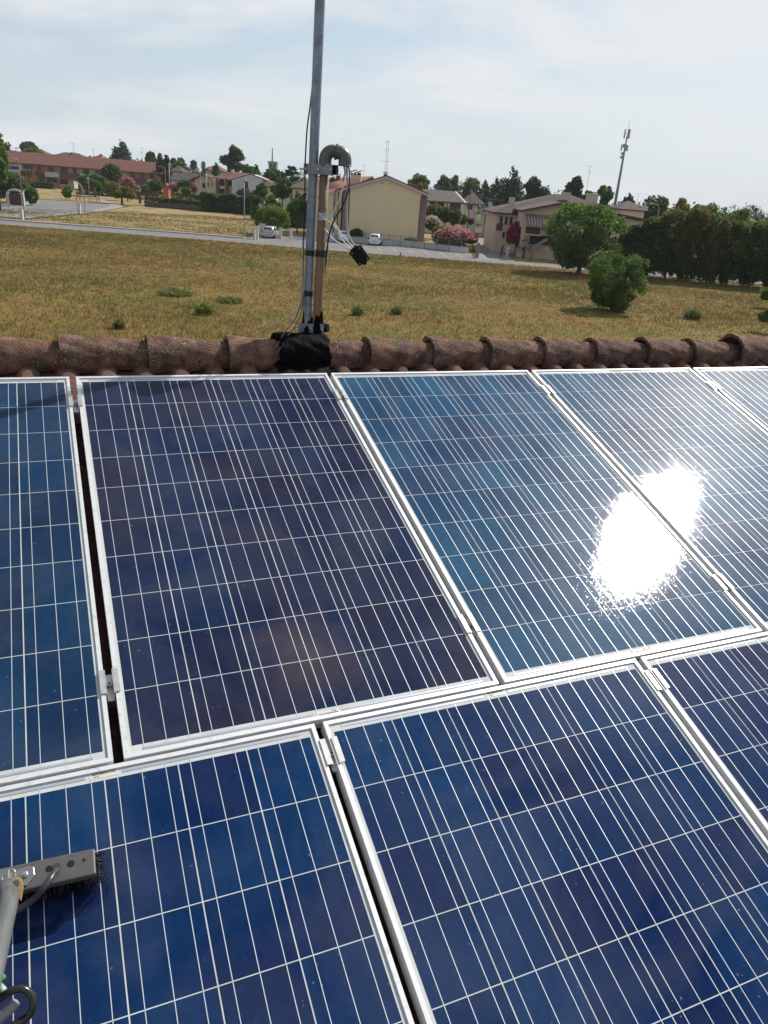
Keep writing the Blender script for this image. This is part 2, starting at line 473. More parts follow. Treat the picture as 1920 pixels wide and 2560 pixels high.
m_cell_blue = cell_mat('cell_blue', (0.0012, 0.012, 0.062), (0.0025, 0.034, 0.108), 0.12, .003)
m_cell_left = cell_mat('cell_blue_dusty', (0.0028, 0.019, 0.060), (0.0055, 0.042, 0.100), 0.10, .016)
m_cell_teal = cell_mat('cell_teal', (0.0045, 0.036, 0.100), (0.009, 0.090, 0.175), 0.10, .014)
m_cell_navy = cell_mat('cell_navy', (0.006, 0.008, 0.034), (0.0025, 0.017, 0.062), 0.12, .017, (765, 1640))
m_back = mat('backsheet', (0.60, 0.62, 0.60), 0.6, (0.50, 0.52, 0.50), scale=9); glass_coat(m_back)
m_bus = mat('tinned_copper', (0.62, 0.66, 0.70), 0.42, metal=0.35); glass_coat(m_bus)
m_ribbon = mat('string_ribbon', (0.42, 0.44, 0.50), 0.42, metal=0.35); glass_coat(m_ribbon)
m_alu = mat('anodised_aluminium', (0.74, 0.74, 0.745), 0.40, (0.48, 0.46, 0.43), scale=38, metal=0.25, lo=.56, hi=.78)
m_label = mat('paper_label', (0.62, 0.60, 0.53), 0.5)
m_ink = mat('black_ink', (0.03, 0.03, 0.03), 0.6)
CP, CQ, CW, CH = 0.159, 0.157832, 6 * 0.159, 1.57832
X0, X1, Y0, Y1 = -0.0185, 0.9725, 0.031, -1.6093
def meshof(mb, name, m):
    me = bpy.data.meshes.new(name); me.from_pydata(mb.v, [], mb.f); me.update(); me.materials.append(m); return me
lip = 0.0105
def rail_long(x0, x1):
    return MB().box(x0, x1, Y1, Y0, -0.036, 0.0045)
me_rail = [meshof(MB().box(X0, X0 + lip, Y1, Y0, -0.036, 0.0045), 'frame_rail', m_alu),
           meshof(MB().box(X1 - lip, X1, Y1, Y0, -0.036, 0.0045), 'frame_rail', m_alu),
           meshof(MB().box(X0 + lip, X1 - lip, Y0 - lip, Y0, -0.036, 0.0044), 'frame_rail', m_alu),
           meshof(MB().box(X0 + lip, X1 - lip, Y1, Y1 + lip, -0.036, 0.0044), 'frame_rail', m_alu)]
me_cells = {}
for nm, m in (('b', m_cell_blue), ('t', m_cell_teal), ('n', m_cell_navy), ('a', m_cell_left)):
    me_cells[nm] = meshof(MB().box(0.0015, 0.1575, -CQ + 0.0012, -0.0012, -0.0002, 0.0), 'solar_cell', m)
me_bus = meshof(MB().box(-0.0008, 0.0008, -CH - 0.010, 0.010, 0.00005, 0.0003), 'busbar', m_bus)
me_sheet = meshof(MB().box(X0 + lip, X1 - lip, Y1 + lip, Y0 - lip, -0.006, -0.00035), 'backsheet', m_back)
def ribs(y):
    mb = MB(); mb.box(0.024, 0.438, y - 0.0028, y + 0.0028, -0.0008, 0.0006); mb.box(0.516, 0.930, y - 0.0028, y + 0.0028, -0.0008, 0.0006); return mb
me_rt = meshof(ribs(0.0115), 'string_ribbon', m_ribbon); me_rb = meshof(ribs(-CH - 0.0115), 'string_ribbon', m_ribbon)
me_lab = meshof(MB().box(-0.030, 0.030, -0.0075, 0.0075, -0.0010, 0.0002), 'barcode_label', m_label)
mb = MB(); random.seed(3); x = -0.026
while x < 0.025:
    w_ = random.choice((.0006, .0009, .0015)); mb.box(x, x + w_, 0.0005, 0.0060, 0.0002, 0.0004); x += w_ + random.choice((.0006, .0010))
me_bar = meshof(mb, 'barcode', m_ink)
LETTERS = {}
def lettering(parent, text, size, loc, rz=0.0, m=m_ink, extr=0.0001, name='lettering', rot=None):
    c = bpy.data.curves.new(name, 'FONT'); c.body = text; c.size = size; c.extrude = extr; c.align_x = 'CENTER'; c.align_y = 'CENTER'
    c.resolution_u = 2
    key = (text, size)
    if key not in LETTERS:
        tmp = bpy.data.objects.new('tmp', c); COL.objects.link(tmp)
        me = bpy.data.meshes.new_from_object(tmp); bpy.data.objects.remove(tmp); me.materials.clear(); me.materials.append(m); LETTERS[key] = me
    bpy.data.curves.remove(c)
    return share(name, LETTERS[key], parent, loc, rot or (0, 0, rz))

PANELS = [('A', -1.01398, 0.0, 'a', 'solar panel at the left edge of the upper row, striped by the mast shadow'),
          ('B', 0.0, 0.0, 'n', 'darkest navy solar panel, upper row below the mast foot'),
          ('C', 1.01115, 0.0, 't', 'teal blue solar panel carrying most of the white sun glare'),
          ('D', 2.0271, 0.0, 't', 'upper row solar panel right of the sun glare, pale with reflected sky'),
          ('E', 3.04493, 0.0, 't', 'solar panel at the far right end of the upper row, partly cut off'),
          ('F', -0.54129, 1.64877, 'b', 'lower row solar panel with the cleaning brush lying on it'),
          ('G', 0.47268, 1.64877, 'b', 'lower row solar panel in the middle, right of the brush panel'),
          ('H', 1.48548, 1.64877, 'b', 'lower row solar panel cut off by the right edge')]
PL = {}
for nm, u, v, cm, lab in PANELS:
    t = thing('solar_panel', lab, 'solar panel', mw=RF @ Matrix.Translation((u, -v, 0)), group='solar panels on the roof')
    PL[nm] = t
    for me in me_rail: share('frame_rail', me, t)
    share('backsheet', me_sheet, t)
    for i in range(6):
        for j in range(10):
            share('solar_cell', me_cells[cm], t, (i * CP, -j * CQ, 0))
    for i in range(6):
        for k in range(3):
            share('busbar', me_bus, t, (i * CP + 0.0015 + 0.156 * (2 * k + 1) / 6, 0, 0))
    share('string_ribbon', me_rt, t); share('string_ribbon', me_rb, t)
    if v == 0: loc, rz = (0.477, -CH - 0.0135, 0), math.pi
    else: loc, rz = (0.477, 0.0135, 0), 0
    lb = share('barcode_label', me_lab, t, loc, (0, 0, rz))
    share('barcode', me_bar, lb)
    lettering(lb, 'ANV', 0.0062, (-0.016, -0.0038, 0.0003), 0, name='lettering')

m_steel = mat('steel', (0.55, 0.54, 0.52), 0.32, metal=0.85)
m_alu_raw = mat('raw_aluminium', (0.66, 0.65, 0.63), 0.42, (0.50, 0.48, 0.46), scale=60, metal=0.6)
for vv, lab in ((0.140, 'top mounting rail under the upper solar panels'), (1.39, 'lower mounting rail under the upper solar panels'), (1.70, 'mounting rail under the lower row of solar panels')):
    t = thing('mounting_rail', lab, 'rail', mw=RF @ Matrix.Translation((0, -vv, 0)), group='rails under the panels')
    MB().box(-1.3, 4.3, -0.02, 0.02, -0.076, -0.0365).build('rail_profile', m_alu_raw, t)
# mid clamps
c_f = meshof(MB().box(-0.0225, -0.0115, -0.034, 0.036, 0.0048, 0.0085), 'flange', m_alu_raw)
c_f2 = meshof(MB().box(0.0115, 0.0225, -0.034, 0.036, 0.0048, 0.0085), 'flange', m_alu_raw)
mb = MB().box(-0.0112, -0.0082, -0.036, 0.036, -0.014, 0.0085); mb.box(0.0082, 0.0112, -0.036, 0.036, -0.014, 0.0085); mb.box(-0.0080, 0.0080, -0.043, 0.036, -0.018, -0.0142)
c_c = meshof(mb, 'channel', m_alu_raw)
mb = MB().cyl((0, 0, -0.014), (0, 0, -0.002), 0.0068, 14)
c_b = meshof(mb, 'bolt', m_steel)
c_s = meshof(MB().cyl((0, 0, -0.002), (0, 0, -0.0015), 0.0034, 6), 'socket', m_ink)
for u, v, lab in ((-0.030, 0.135, 'panel clamp in the leftmost gap, just under the ridge'),
                  (-0.030, 1.39, 'panel clamp in the leftmost gap, near the joint of the two rows'),
                  (0.982, 0.138, 'panel clamp right of the darkest panel, at the top'),
                  (0.982, 1.39, 'panel clamp right of the darkest panel, at the bottom'),
                  (1.998, 0.145, 'panel clamp above the sun glare, at the top of the glare panel'),
                  (1.998, 1.39, 'panel clamp beside the lower right end of the sun glare'),
                  (3.0165, 0.150, 'panel clamp in the topmost gap at far right'),
                  (0.4518, 1.703, 'panel clamp in the lower row right of the brush panel'),
                  (1.4645, 1.703, 'panel clamp at the top of the rightmost gap of the lower row')):
    t = thing('panel_clamp', lab, 'clamp', mw=RF @ Matrix.Translation((u, -v, 0)), group='clamps between the panels')
    for n_, me in (('flange', c_f), ('flange', c_f2), ('channel', c_c), ('bolt', c_b)):
        o = share(n_, me, t)
        if n_ == 'bolt': share('socket', c_s, o)

# ------------------------------------------------------------------ mast, cable conduit and wiring on the ridge
PY = 3.53
def P(px, py, dy=0.0):
    return at(px, py, PY + dy)
m_galv = mat('galvanised_steel', (0.30, 0.34, 0.39), 0.45, (0.20, 0.23, 0.28), scale=30, metal=0.55, bump=.3, bscale=120)
m_brown = mat('rusty_conduit', (0.27, 0.16, 0.095), 0.62, (0.16, 0.095, 0.055), scale=14, stretch=(1, 1, .3), bump=.4, bscale=90)
m_elbow = mat('weathered_elbow_pipe', (0.13, 0.125, 0.115), 0.42, (0.20, 0.13, 0.07), scale=14, lo=.52, hi=.72, metal=0.35, bump=.3, bscale=80)
m_clampm = mat('clamp_metal', (0.22, 0.25, 0.26), 0.5, (0.30, 0.32, 0.32), scale=40, metal=0.5)
m_blackc = mat('black_cable', (0.012, 0.012, 0.014), 0.45)
m_greyc = mat('grey_cable', (0.40, 0.40, 0.38), 0.5)
m_whitec = mat('white_cable', (0.72, 0.72, 0.69), 0.5)
m_blackp = mat('black_plastic', (0.007, 0.007, 0.008), 0.6, spec=.2)
m_tape = mat('black_tape', (0.012, 0.012, 0.013), 0.35, bump=.6, bscale=120)
m_silver = mat('silver_tape', (0.45, 0.47, 0.48), 0.3, metal=.6, bump=1, bscale=90)

b0, b1 = P(766.2, 850), P(802.5, -60)
d_ = (b1 - b0).normalized()
root = thing('antenna_mast', 'tall blue grey galvanised steel mast rising from the tarred ridge out of the frame', 'mast', tuple(b0))
iv = Matrix.Translation(-b0)
def rel(p): return tuple(Vector(p) - b0)
top = b0 + d_ * 2.6
MB().tube([rel(b0 - d_ * .12), rel(b0), rel(b0 + d_), rel(b0 + d_ * 2), rel(top)], 0.0205, 28).build('pole', m_galv, root, smooth=True)
MB().cyl(rel(top + d_ * .0005), rel(top + d_ * .012), 0.021, 20).build('cap', m_blackp, root)
for y in (632, 733):
    c = P(802.5 - 36.3 * (y + 60) / 910.0, y)
    MB().cyl(rel(c - d_ * .012), rel(c + d_ * .012), 0.0218, 24).build('tape_band', m_tape, root)
q0, q1 = P(790.5, 850, -.01), P(812.5, 412, -.01)
cd = (q1 - q0).normalized()
root = thing('conduit_pipe', 'rusty brown pipe beside the mast, topped by a grey double elbow that opens downwards', 'pipe', tuple(q0))
b_keep = b0; b0 = q0
MB().tube([rel(q0 - cd * .12), rel(q0), rel(q0 + (q1 - q0) * .5), rel(q1)], 0.0205, 26).build('pipe', m_brown, root, smooth=True)
c = P(812.5 - 22 * (632 - 412) / 438.0, 632, -.01)
MB().cyl(rel(c - cd * .016), rel(c + cd * .012), 0.0222, 24).build('tape_band', m_tape, root)
c = P(812.5 - 22 * (541 - 412) / 438.0, 541, -.01)
MB().tube([rel(c - cd * .016), rel(c + cd * .004), rel(c + cd * .016)], 0.0225, 20).build('silver_tape', m_silver, root)
e1 = spline([P(812.5, 414, -.01), P(813.0, 400, -.01), P(816.5, 387, -.01), P(826, 379, -.01), P(838.5, 378, -.01)], 6)
MB().tube([rel(p) for p in e1], lambda t: .0272 - .0015 * t, 28).build('elbow', m_elbow, root, smooth=True)
MB().cyl(rel(P(812.4, 417, -.01)), rel(P(812.6, 410.5, -.01)), .0288, 28).build('socket_rim', m_elbow, root, smooth=False)
MB().cyl(rel(P(838, 379.5, -.01)), rel(P(843.5, 380.5, -.01)), .0315, 28).build('collar', m_elbow, root)
e2 = spline([P(842, 380.5, -.02), P(851, 382, -.02), P(859, 388, -.02), P(862.5, 399, -.02), P(862, 415, -.02)], 6)
MB().tube([rel(p) for p in e2], lambda t: .0270 + .0008 * t, 28, caps=False).build('elbow', m_elbow, root, smooth=True)
# rolled lip and dark mouth of the second elbow
lipc = P(862, 415.5, -.02)
ring = [lipc + Vector((math.cos(a) * .0272, math.sin(a) * .0272, 0.0015)) for a in np.linspace(0, 2 * math.pi, 29)]
MB().tube([rel(p) for p in ring], .0022, 6).build('mouth_lip', m_elbow, root, smooth=True)
b0 = b_keep

def clamp(label, y, flat):
    a = P(802.5 - 36.3 * (y + 60) / 910.0, y); bq = P(812.5 - 22 * (y + 1 - 412) / 438.0, y + 1, -.01)
    mid = (a + bq) / 2
    t = thing('pipe_clamp', label, 'clamp', tuple(mid), group='clamps joining mast and pipe')
    def rl(p): return tuple(Vector(p) - mid)
    ax = (bq - a).normalized(); fw = Vector((0, -1, 0)); hh = .021
    def plate(c0_, c1_, off, th, h, name, m):
        p0 = c0_ + fw * off; p1 = c1_ + fw * off
        v = []
        for p in (p0, p1):
            for o_ in (0, th):
                for z in (-h, h): v.append(rl(p + fw * o_ + Vector((0, 0, z))))
        return MB().add(v, [(0, 1, 3, 2), (4, 6, 7, 5), (0, 4, 5, 1), (2, 3, 7, 6), (1, 5, 7, 3), (0, 2, 6, 4)]).build(name, m, t, bevel=.0015)
    plate(a - ax * .040, bq + ax * .036, .0235, .004, hh, 'front_plate', m_clampm)
    plate(a - ax * .040, bq + ax * .036, -.0275, .004, hh, 'rear_plate', m_clampm)
    for c_, s_ in ((a - ax * .031, 1), ((a + bq) / 2, 1), (bq + ax * .029, 1)):
        MB().cyl(rl(c_ + fw * .038), rl(c_ - fw * .034), .0042, 10).build('bolt', m_steel, t)
        MB().cyl(rl(c_ + fw * .0325), rl(c_ + fw * .0278), .0082, 6).build('nut', m_clampm, t)
    MB().cyl(rl(bq + ax * .036), rl(bq + ax * .056), .0195, 16).build('end_cap', m_blackp, t)
    MB().cyl(rl(a - ax * .040), rl(a - ax * .062), .004, 8).build('stud', m_steel, t)
clamp('upper clamp joining mast and brown pipe just under the elbow', 423, True)
clamp('lower clamp joining mast and brown pipe just above the tar', 818, True)

def cable(name, label, pts, r, m, group=None, n=8, cat='cable'):
    ps = spline([Vector(p) for p in pts], 7); a = Vector(ps[0])
    o = MB().tube([tuple(Vector(p) - a) for p in ps], r, n).build(name, m, smooth=True)
    o.location = a
    return tag(o, label, cat, group)
cable('cable', 'black cable bowing away from the mast in the sky and running down its left side',
      [P(781, 215, .03), P(775, 268, .02), P(768, 320, 0), P(764, 385, -.02), P(762.5, 430, -.03), P(762, 520, -.03), P(759, 600, -.02), P(757, 680, -.02), P(756, 735, -.02), P(751, 760, -.02)], .0032, m_blackc)
cable('cable', 'pale wire leaving the mast and dropping far to the left onto the ridge',
      [P(757, 600, -.03), P(755.5, 690, -.03), P(755, 738, -.03), P(745, 770, -.05), P(722, 792, -.06), P(690, 808, -.07), P(655, 826, -.09), P(636, 838, -.11)], .0027, m_greyc)
cable('cable', 'brownish wire from the mast to the ridge, upper one of the tight pair',
      [P(757, 735, -.03), P(752, 762, -.04), P(741, 790, -.06), P(727, 812, -.1), P(708, 836, -.16), P(694, 862, -.2), P(672, 888, -.22)], .0028, mat('brown_cable', (.16, .10, .08), .5))
cable('cable', 'brownish wire from the mast to the ridge, lower one of the tight pair',
      [P(759, 740, -.03), P(756, 770, -.04), P(746, 800, -.06), P(733, 824, -.1), P(714, 845, -.16), P(703, 868, -.2), P(690, 890, -.22)], .0028, MATS['brown_cable'])
cable('cable', 'thick grey cable hanging from the elbow mouth straight down to the black box',
      [P(866, 404, -.02), P(867.5, 430, -.02), P(869, 470, -.03), P(866.5, 530, -.04), P(868.5, 575, -.05), P(877, 600, -.06), P(888, 615, -.06)], .0042, m_greyc)
cable('cable', 'black cable looping from the elbow mouth back to the brown pipe',
      [P(870, 404, -.02), P(874, 440, -.03), P(871, 475, -.04), P(856, 515, -.05), P(838, 545, -.05), P(826, 575, -.05), P(820, 605, -.04), P(815, 640, -.03), P(813, 665, -.03)], .0035, m_blackc)
cable('cable', 'white wire from the elbow mouth swinging left before it drops to the black box',
      [P(862, 406, -.02), P(861, 440, -.02), P(852, 490, -.03), P(836, 525, -.03), P(830, 545, -.03), P(836, 558, -.04), P(850, 580, -.05), P(868, 602, -.06), P(885, 622, -.06)], .0026, m_whitec)
cable('cable', 'short grey tail leaning left out of the elbow mouth',
      [P(858, 404, -.03), P(862, 425, -.03), P(864, 432, -.03), P(860, 442, -.03), P(857, 452, -.02)], .0040, m_greyc)
cable('cable', 'white wire from the silver tape to the black box, uppermost',
      [P(808, 546, -.035), P(822, 553, -.05), P(836, 566, -.05), P(850, 590, -.05), P(866, 612, -.06), P(882, 628, -.06)], .0025, m_whitec)
cable('cable', 'white wire sagging lowest between brown pipe and black box',
      [P(811, 571, -.035), P(818, 580, -.04), P(832, 597, -.05), P(850, 609, -.055), P(868, 620, -.06), P(880, 632, -.06)], .0027, m_whitec)
cable('cable', 'white wire taped down the right side of the brown pipe',
      [P(809, 548, -.03), P(815, 556, -.03), P(817, 575, -.03), P(816, 590, -.03), P(820, 612, -.03), P(819, 640, -.03), P(817, 650, -.03)], .0026, m_greyc)
cable('cable', 'black wire end hanging below the tape on the brown pipe',
      [P(814, 640, -.03), P(815, 655, -.03), P(813, 670, -.02), P(812, 685, -.02)], .0022, m_blackc)
# junction box hanging on the wires
bc = P(900, 640, -.06)
ux = (P(929, 646, -.06) - P(901, 609, -.06)).normalized(); uz = ux.cross(Vector((0, 1, 0))).normalized()
if uz.z < 0: uz = -uz
uy = uz.cross(ux)
mw = Matrix(((ux.x, uy.x, uz.x, bc.x), (ux.y, uy.y, uz.y, bc.y), (ux.z, uy.z, uz.z, bc.z), (0, 0, 0, 1)))
t = thing('junction_box', 'black plastic junction box dangling on white wires beside the mast', 'junction box', mw=mw)
poly = [(-.040, -.029), (.030, -.029), (.0335, -.012), (.043, -.008), (.043, .006), (.036, .009), (.036, .030), (-.034, .033), (-.038, .020), (-.046, .017), (-.046, -.016), (-.040, -.02)]
MB().prism(poly, 'y', -.014, .014).build('housing', m_blackp, t, bevel=.002)
MB().prism([(a * .86, b * .84) for a, b in poly], 'y', -.0185, -.0142).build('lid', m_blackp, t, bevel=.001)
for x, z in ((-.03, -.019), (.024, -.019), (.027, .02), (-.027, .021)):
    MB().cyl((x, -.0205, z), (x, -.0184, z), .003, 8).build('screw', m_clampm, t)

# tar dressing round the foot of both pipes
t = thing('tar_boot', 'black tar and bitumen patch sealing the mast foot over the ridge tiles', 'tar patch', mw=RF)
o = ridge_tile(.835, 1.065, .102, .098, m_tar, zoff=.003, noise=.0016, name='tar_wrap', parent=t, th=.02, nseg=40, na=40, lo=-25, hi=200, jag=.006, seed=4)
for p in o.data.polygons: p.use_smooth = True
# skirt running from the wrap down to the panel edge
v = []; f = []; nu, nv = 36, 14
for i in range(nu + 1):
    for j in range(nv + 1):
        a, b = i / nu, j / nv
        u = .80 + .28 * a + .03 * (b - .5) * (1 if a > .5 else -1) + (0.012 * math.sin(b * 17 + 2) if i in (0, nu) else 0)
        y = RV - .075 - b * .19 + .014 * math.sin(a * 11) * b
        z = RZ + .02 - b * (.052) + .012 * abs(math.cos((u + .041) * math.pi / PER)) * b + .004 * math.sin(a * 23 + b * 9)
        v.append((u, y, z))
for i in range(nu):
    for j in range(nv):
        p = i * (nv + 1) + j; f.append((p, p + nv + 1, p + nv + 2, p + 1))
b = MB(); b.v = v; b.f = f
b.build('tar_skirt', m_tar, t, smooth=True)
# lumpy collars hugging the pipes
RIi = RF.inverted()
def collar(base, dirv, h, r0, r1, sd):
    rg = np.random.default_rng(sd); v = []; f = []; n, k = 26, 14
    ph = rg.uniform(0, 6, 6)
    for i in range(k + 1):
        tt = i / k
        for j in range(n):
            a = 2 * math.pi * j / n
            hh_ = h * (1 + .16 * math.sin(a * 2 + ph[4]) + .10 * math.sin(a * 5 + ph[5]))
            r = r0 + (r1 - r0) * tt ** .7 + .004 * math.sin(3 * a + ph[0] + tt * 5) + .003 * math.sin(7 * a + ph[1] + tt * 9)
            r = max(r, .0215)
            p = base + dirv * (hh_ * tt) + Vector((math.cos(a), math.sin(a), 0)) * r
            v.append(tuple(RIi @ p))
    for i in range(k):
        for j in range(n):
            f.append((i * n + j, i * n + (j + 1) % n, (i + 1) * n + (j + 1) % n, (i + 1) * n + j))
    b = MB(); b.v = v; b.f = f
    return b.build('tar_collar', m_tar, t, smooth=True)
collar(P(767, 905), d_, .205, .062, .0265, 1)
collar(P(789, 905, -.01), cd, .200, .058, .0265, 2)
collar(P(778, 912, -.01), d_, .12, .085, .03, 3)

# ------------------------------------------------------------------ cleaning brush on the lower left panel
m_brushbar = mat('brush_bar_plastic', (0.095, 0.09, 0.083), 0.5, (0.08, 0.076, 0.07), scale=30)
m_hole = mat('dark_hole', (0.006, 0.006, 0.006), 0.9)
m_bristle = mat('black_bristle', (0.010, 0.010, 0.011), 0.25, spec=.6)
m_poleg = mat('grey_pole', (0.10, 0.11, 0.11), 0.5, (0.17, 0.17, 0.165), scale=8, lo=.5, hi=.7, stretch=(6, 1, 1))
m_yellow = mat('brass_tag', (0.50, 0.33, 0.13), 0.4, metal=.3)
m_hose = mat('grey_hose', (0.045, 0.05, 0.055), 0.28)
u_b, v_b = -0.097, 1.8595
ang = math.atan2(0.010, 0.16)       # bar runs nearly along the ridge
t = thing('cleaning_brush', 'grey cleaning brush with black bristles and grey handle lying on the lower left panel', 'brush',
          mw=RF @ Matrix.Translation((u_b, -v_b, 0.0)) @ Matrix.Rotation(RAD(-1.5), 4, 'Z'))
BW = .026
MB().box(-.30, 0, -BW, BW, .052, .070).build('brush_bar', m_brushbar, t, bevel=.003)
for x, y, r in ((-.0205, .006, .0030), (-.044, .0045, .0068), (-.083, .004, .0062)):
    MB().cyl((x, y, .0695), (x, y, .0706), r, 20).build('hole', m_hole, t)
rg = np.random.default_rng(7); mb = MB()
for k in range(2600):
    x = rg.uniform(-.298, 0.0); y = rg.uniform(-BW, BW); fx = max(0, (x + .03) / .03); fl = rg.uniform(.1, 1)
    ex = x + fx * .027 * fl + rg.normal() * .004; ey = y * (1.0 + .42 * fl) + rg.normal() * .004; ez = rg.uniform(.001, .008) + fx * .012 * (1 - fl)
    a_ = Vector((x, y, .0515)); c_ = Vector((ex, ey, ez)); mdl = (a_ + c_) / 2 + Vector((fx * .010, y * .14, .006))
    w_ = Vector((rg.normal(), rg.normal(), 0)).normalized() * .0007
    mb.add([a_ - w_, a_ + w_, mdl + w_, mdl - w_, c_ + w_ * .6, c_ - w_ * .6], [(0, 1, 2, 3), (3, 2, 4, 5)])
o = mb.build('bristles', m_bristle, t); o['kind'] = 'stuff'
# steel plate with its bolt
mb = MB(); mb.prism([(-.150, -.018), (-.121, -.020), (-.107, -.003), (-.109, .013), (-.118, .017), (-.150, .013)], 'z', .0702, .0735)
mb.build('hinge_plate', mat('hinge_steel', (.42, .40, .38), .25, metal=.9), t, bevel=.001)
MB().cyl((-.1245, .000, .0735), (-.1245, .000, .0790), .0062, 6).build('bolt', m_steel, t, bevel=.0008)
MB().cyl((-.1245, .000, .0790), (-.1245, .000, .0830), .0032, 10).build('bolt_tip', m_steel, t)
# handle leaving towards the lower left, out of the frame
def bl(px, py, n):
    """place on the lower panel seen at (px, py), n metres above the cells, in the brush's own frame"""
    d = Vector(ray(px, py)); e = Vector(EYE); s_ = ((O_ - e).dot(N_) + n) / d.dot(N_)
    return tuple(BI @ (e + d * s_))
BI = (RF @ Matrix.Translation((u_b, -v_b, 0.0)) @ Matrix.Rotation(RAD(-1.5), 4, 'Z')).inverted()
MB().tube([bl(24, 2232, .100), bl(20, 2262, .112), bl(5, 2330, .14), bl(-12, 2410, .17), bl(-45, 2540, .22)], .0165, 20).build('handle', m_poleg, t, smooth=True)
MB().tube([bl(12, 2212, .094), bl(20, 2232, .1), bl(24, 2250, .105)], .0150, 16).build('handle_socket', m_poleg, t, smooth=True)
MB().box(-.172, -.147, -.012, .012, .070, .094).build('hinge_block', m_poleg, t, bevel=.004)
# brass key tag with ring
c_ = Vector(bl(40, 2212, .104))
tagp = [(math.cos(a) * .0095, math.sin(a) * .0105) for a in np.linspace(0, math.pi * 1.0, 10)] + [(-.006, -.006), (.004, -.024), (.0098, -.008)]
mb = MB(); n_ = len(tagp)
inner = [(math.cos(a) * .0052, math.sin(a) * .0052 + .001) for a in np.linspace(0, 2 * math.pi, n_ + 1)[:-1]]
tg = MB().prism([(p[0], p[1]) for p in tagp], 'z', -.001, .001).build('brass_tag', m_yellow, t, bevel=.0006); tg.location = c_; tg.rotation_euler = (RAD(10), RAD(-12), RAD(5)); tg.scale = (1.2, 1.3, 1)
tgh = MB().cyl((0, .001, .0010), (0, .001, .0016), .0055, 16).build('tag_hole', mat('tag_hole_grey', (.12, .10, .08), .6), tg)
rc = Vector(bl(22, 2188, .108))
MB().tube([rc + Vector((math.cos(a) * .0115, math.sin(a) * .0105, .003 * math.sin(a))) for a in np.linspace(0, 2 * math.pi, 25)], .0009, 6).build('key_ring', m_steel, t, smooth=True)
MB().tube(spline([bl(143, 2174, .072), bl(137, 2180, .084), bl(122, 2204, .092), bl(104, 2228, .086), bl(85, 2247, .070), bl(62, 2264, .060), bl(38, 2277, .056), bl(10, 2284, .06), bl(-20, 2286, .07)], 5), .0062, 12).build('water_hose', m_hose, t, smooth=True)
MB().tube([(-.0695, .004, .0705), (-.0695, .004, .0720)], .0075, 16).build('hose_fitting', m_hose, t)

# hose loop and green coupling in the lower left corner
BL = lambda px, py, n: Vector(RF @ Matrix.Translation((u_b, -v_b, 0.0)) @ Matrix.Rotation(RAD(-1.5), 4, 'Z') @ Vector(bl(px, py, n)))
cable('hose_loop', 'glossy black loop of hose curling in the lower left corner',
      [BL(-25, 2520, .16), BL(5, 2492, .17), BL(28, 2478, .175), BL(55, 2472, .175), BL(76, 2486, .17), BL(83, 2508, .165), BL(77, 2532, .155), BL(58, 2550, .15), BL(30, 2566, .15), BL(0, 2585, .15)], .0062, mat('loop_rubber', (.02, .018, .017), .18), n=14, cat='hose')
cable('strap', 'grey strap end lying under the black hose loop',
      [BL(-20, 2562, .13), BL(8, 2540, .14), BL(26, 2522, .15), BL(38, 2508, .158)], .0080, mat('strap_grey', (.30, .30, .29), .6), n=10, cat='strap')
a_ = BL(-6, 2446, .17)
t2 = thing('hose_coupling', 'bright green hose coupling poking in at the lower left edge', 'coupling', tuple(a_))
rl = lambda px, py, n: tuple(BL(px, py, n) - a_)
MB().tube([rl(-16, 2436, .17), rl(-3, 2444, .17), rl(4, 2452, .17)], .0085, 16).build('green_sleeve', mat('green_plastic', (.03, .42, .10), .25), t2, smooth=True)
MB().tube([rl(-4, 2464, .168), rl(6, 2474, .168), rl(12, 2484, .168)], .0060, 14).build('pale_collar', mat('pale_green_plastic', (.34, .45, .34), .3), t2, smooth=True)

# ==================================================================  THE SURROUNDINGS
# ------------------------------------------------------------------ ground, roads, field
def ground_mat(name, stops, scale, fine=18, bump=0.6):
    m = bpy.data.materials.new(name); m.use_nodes = True
    nt = m.node_tree; N = nt.nodes; Lk = nt.links.new; p = N['Principled BSDF']; p.inputs['Roughness'].default_value = 0.95
    p.inputs['Specular IOR Level'].default_value = 0.1
    g = N.new('ShaderNodeNewGeometry')
    a = N.new('ShaderNodeTexNoise'); a.inputs['Scale'].default_value = scale; a.inputs['Detail'].default_value = 7; a.inputs['Roughness'].default_value = .6
    b = N.new('ShaderNodeTexNoise'); b.inputs['Scale'].default_value = fine; b.inputs['Detail'].default_value = 4
    Lk(g.outputs['Position'], a.inputs['Vector']); Lk(g.outputs['Position'], b.inputs['Vector'])
    ad = N.new('ShaderNodeMath'); ad.operation = 'MULTIPLY_ADD'; ad.inputs[1].default_value = 0.35
    Lk(b.outputs['Fac'], ad.inputs[0]); Lk(a.outputs['Fac'], ad.inputs[2])
    r = N.new('ShaderNodeMapRange'); r.inputs[1].default_value = .48; r.inputs[2].default_value = .88; Lk(ad.outputs[0], r.inputs[0])
    c = N.new('ShaderNodeValToRGB'); e = c.color_ramp.elements
    e[0].position = 0; e[0].color = (*stops[0], 1); e[1].position = 1; e[1].color = (*stops[-1], 1)
    for i, s_ in enumerate(stops[1:-1]):
        k = e.new((i + 1) / (len(stops) - 1)); k.color = (*s_, 1)
    Lk(r.outputs[0], c.inputs[0]); Lk(c.outputs[0], p.inputs['Base Color'])
    bp = N.new('ShaderNodeBump'); bp.inputs['Strength'].default_value = bump; bp.inputs['Distance'].default_value = .1
    Lk(b.outputs['Fac'], bp.inputs['Height']); Lk(bp.outputs[0], p.inputs['Normal'])
    MATS[name] = m
    return m
m_field = ground_mat('dry_field', [(.100, .113, .026), (.150, .126, .035), (.205, .140, .044), (.185, .118, .038), (.125, .114, .029)], .10, 3.0)
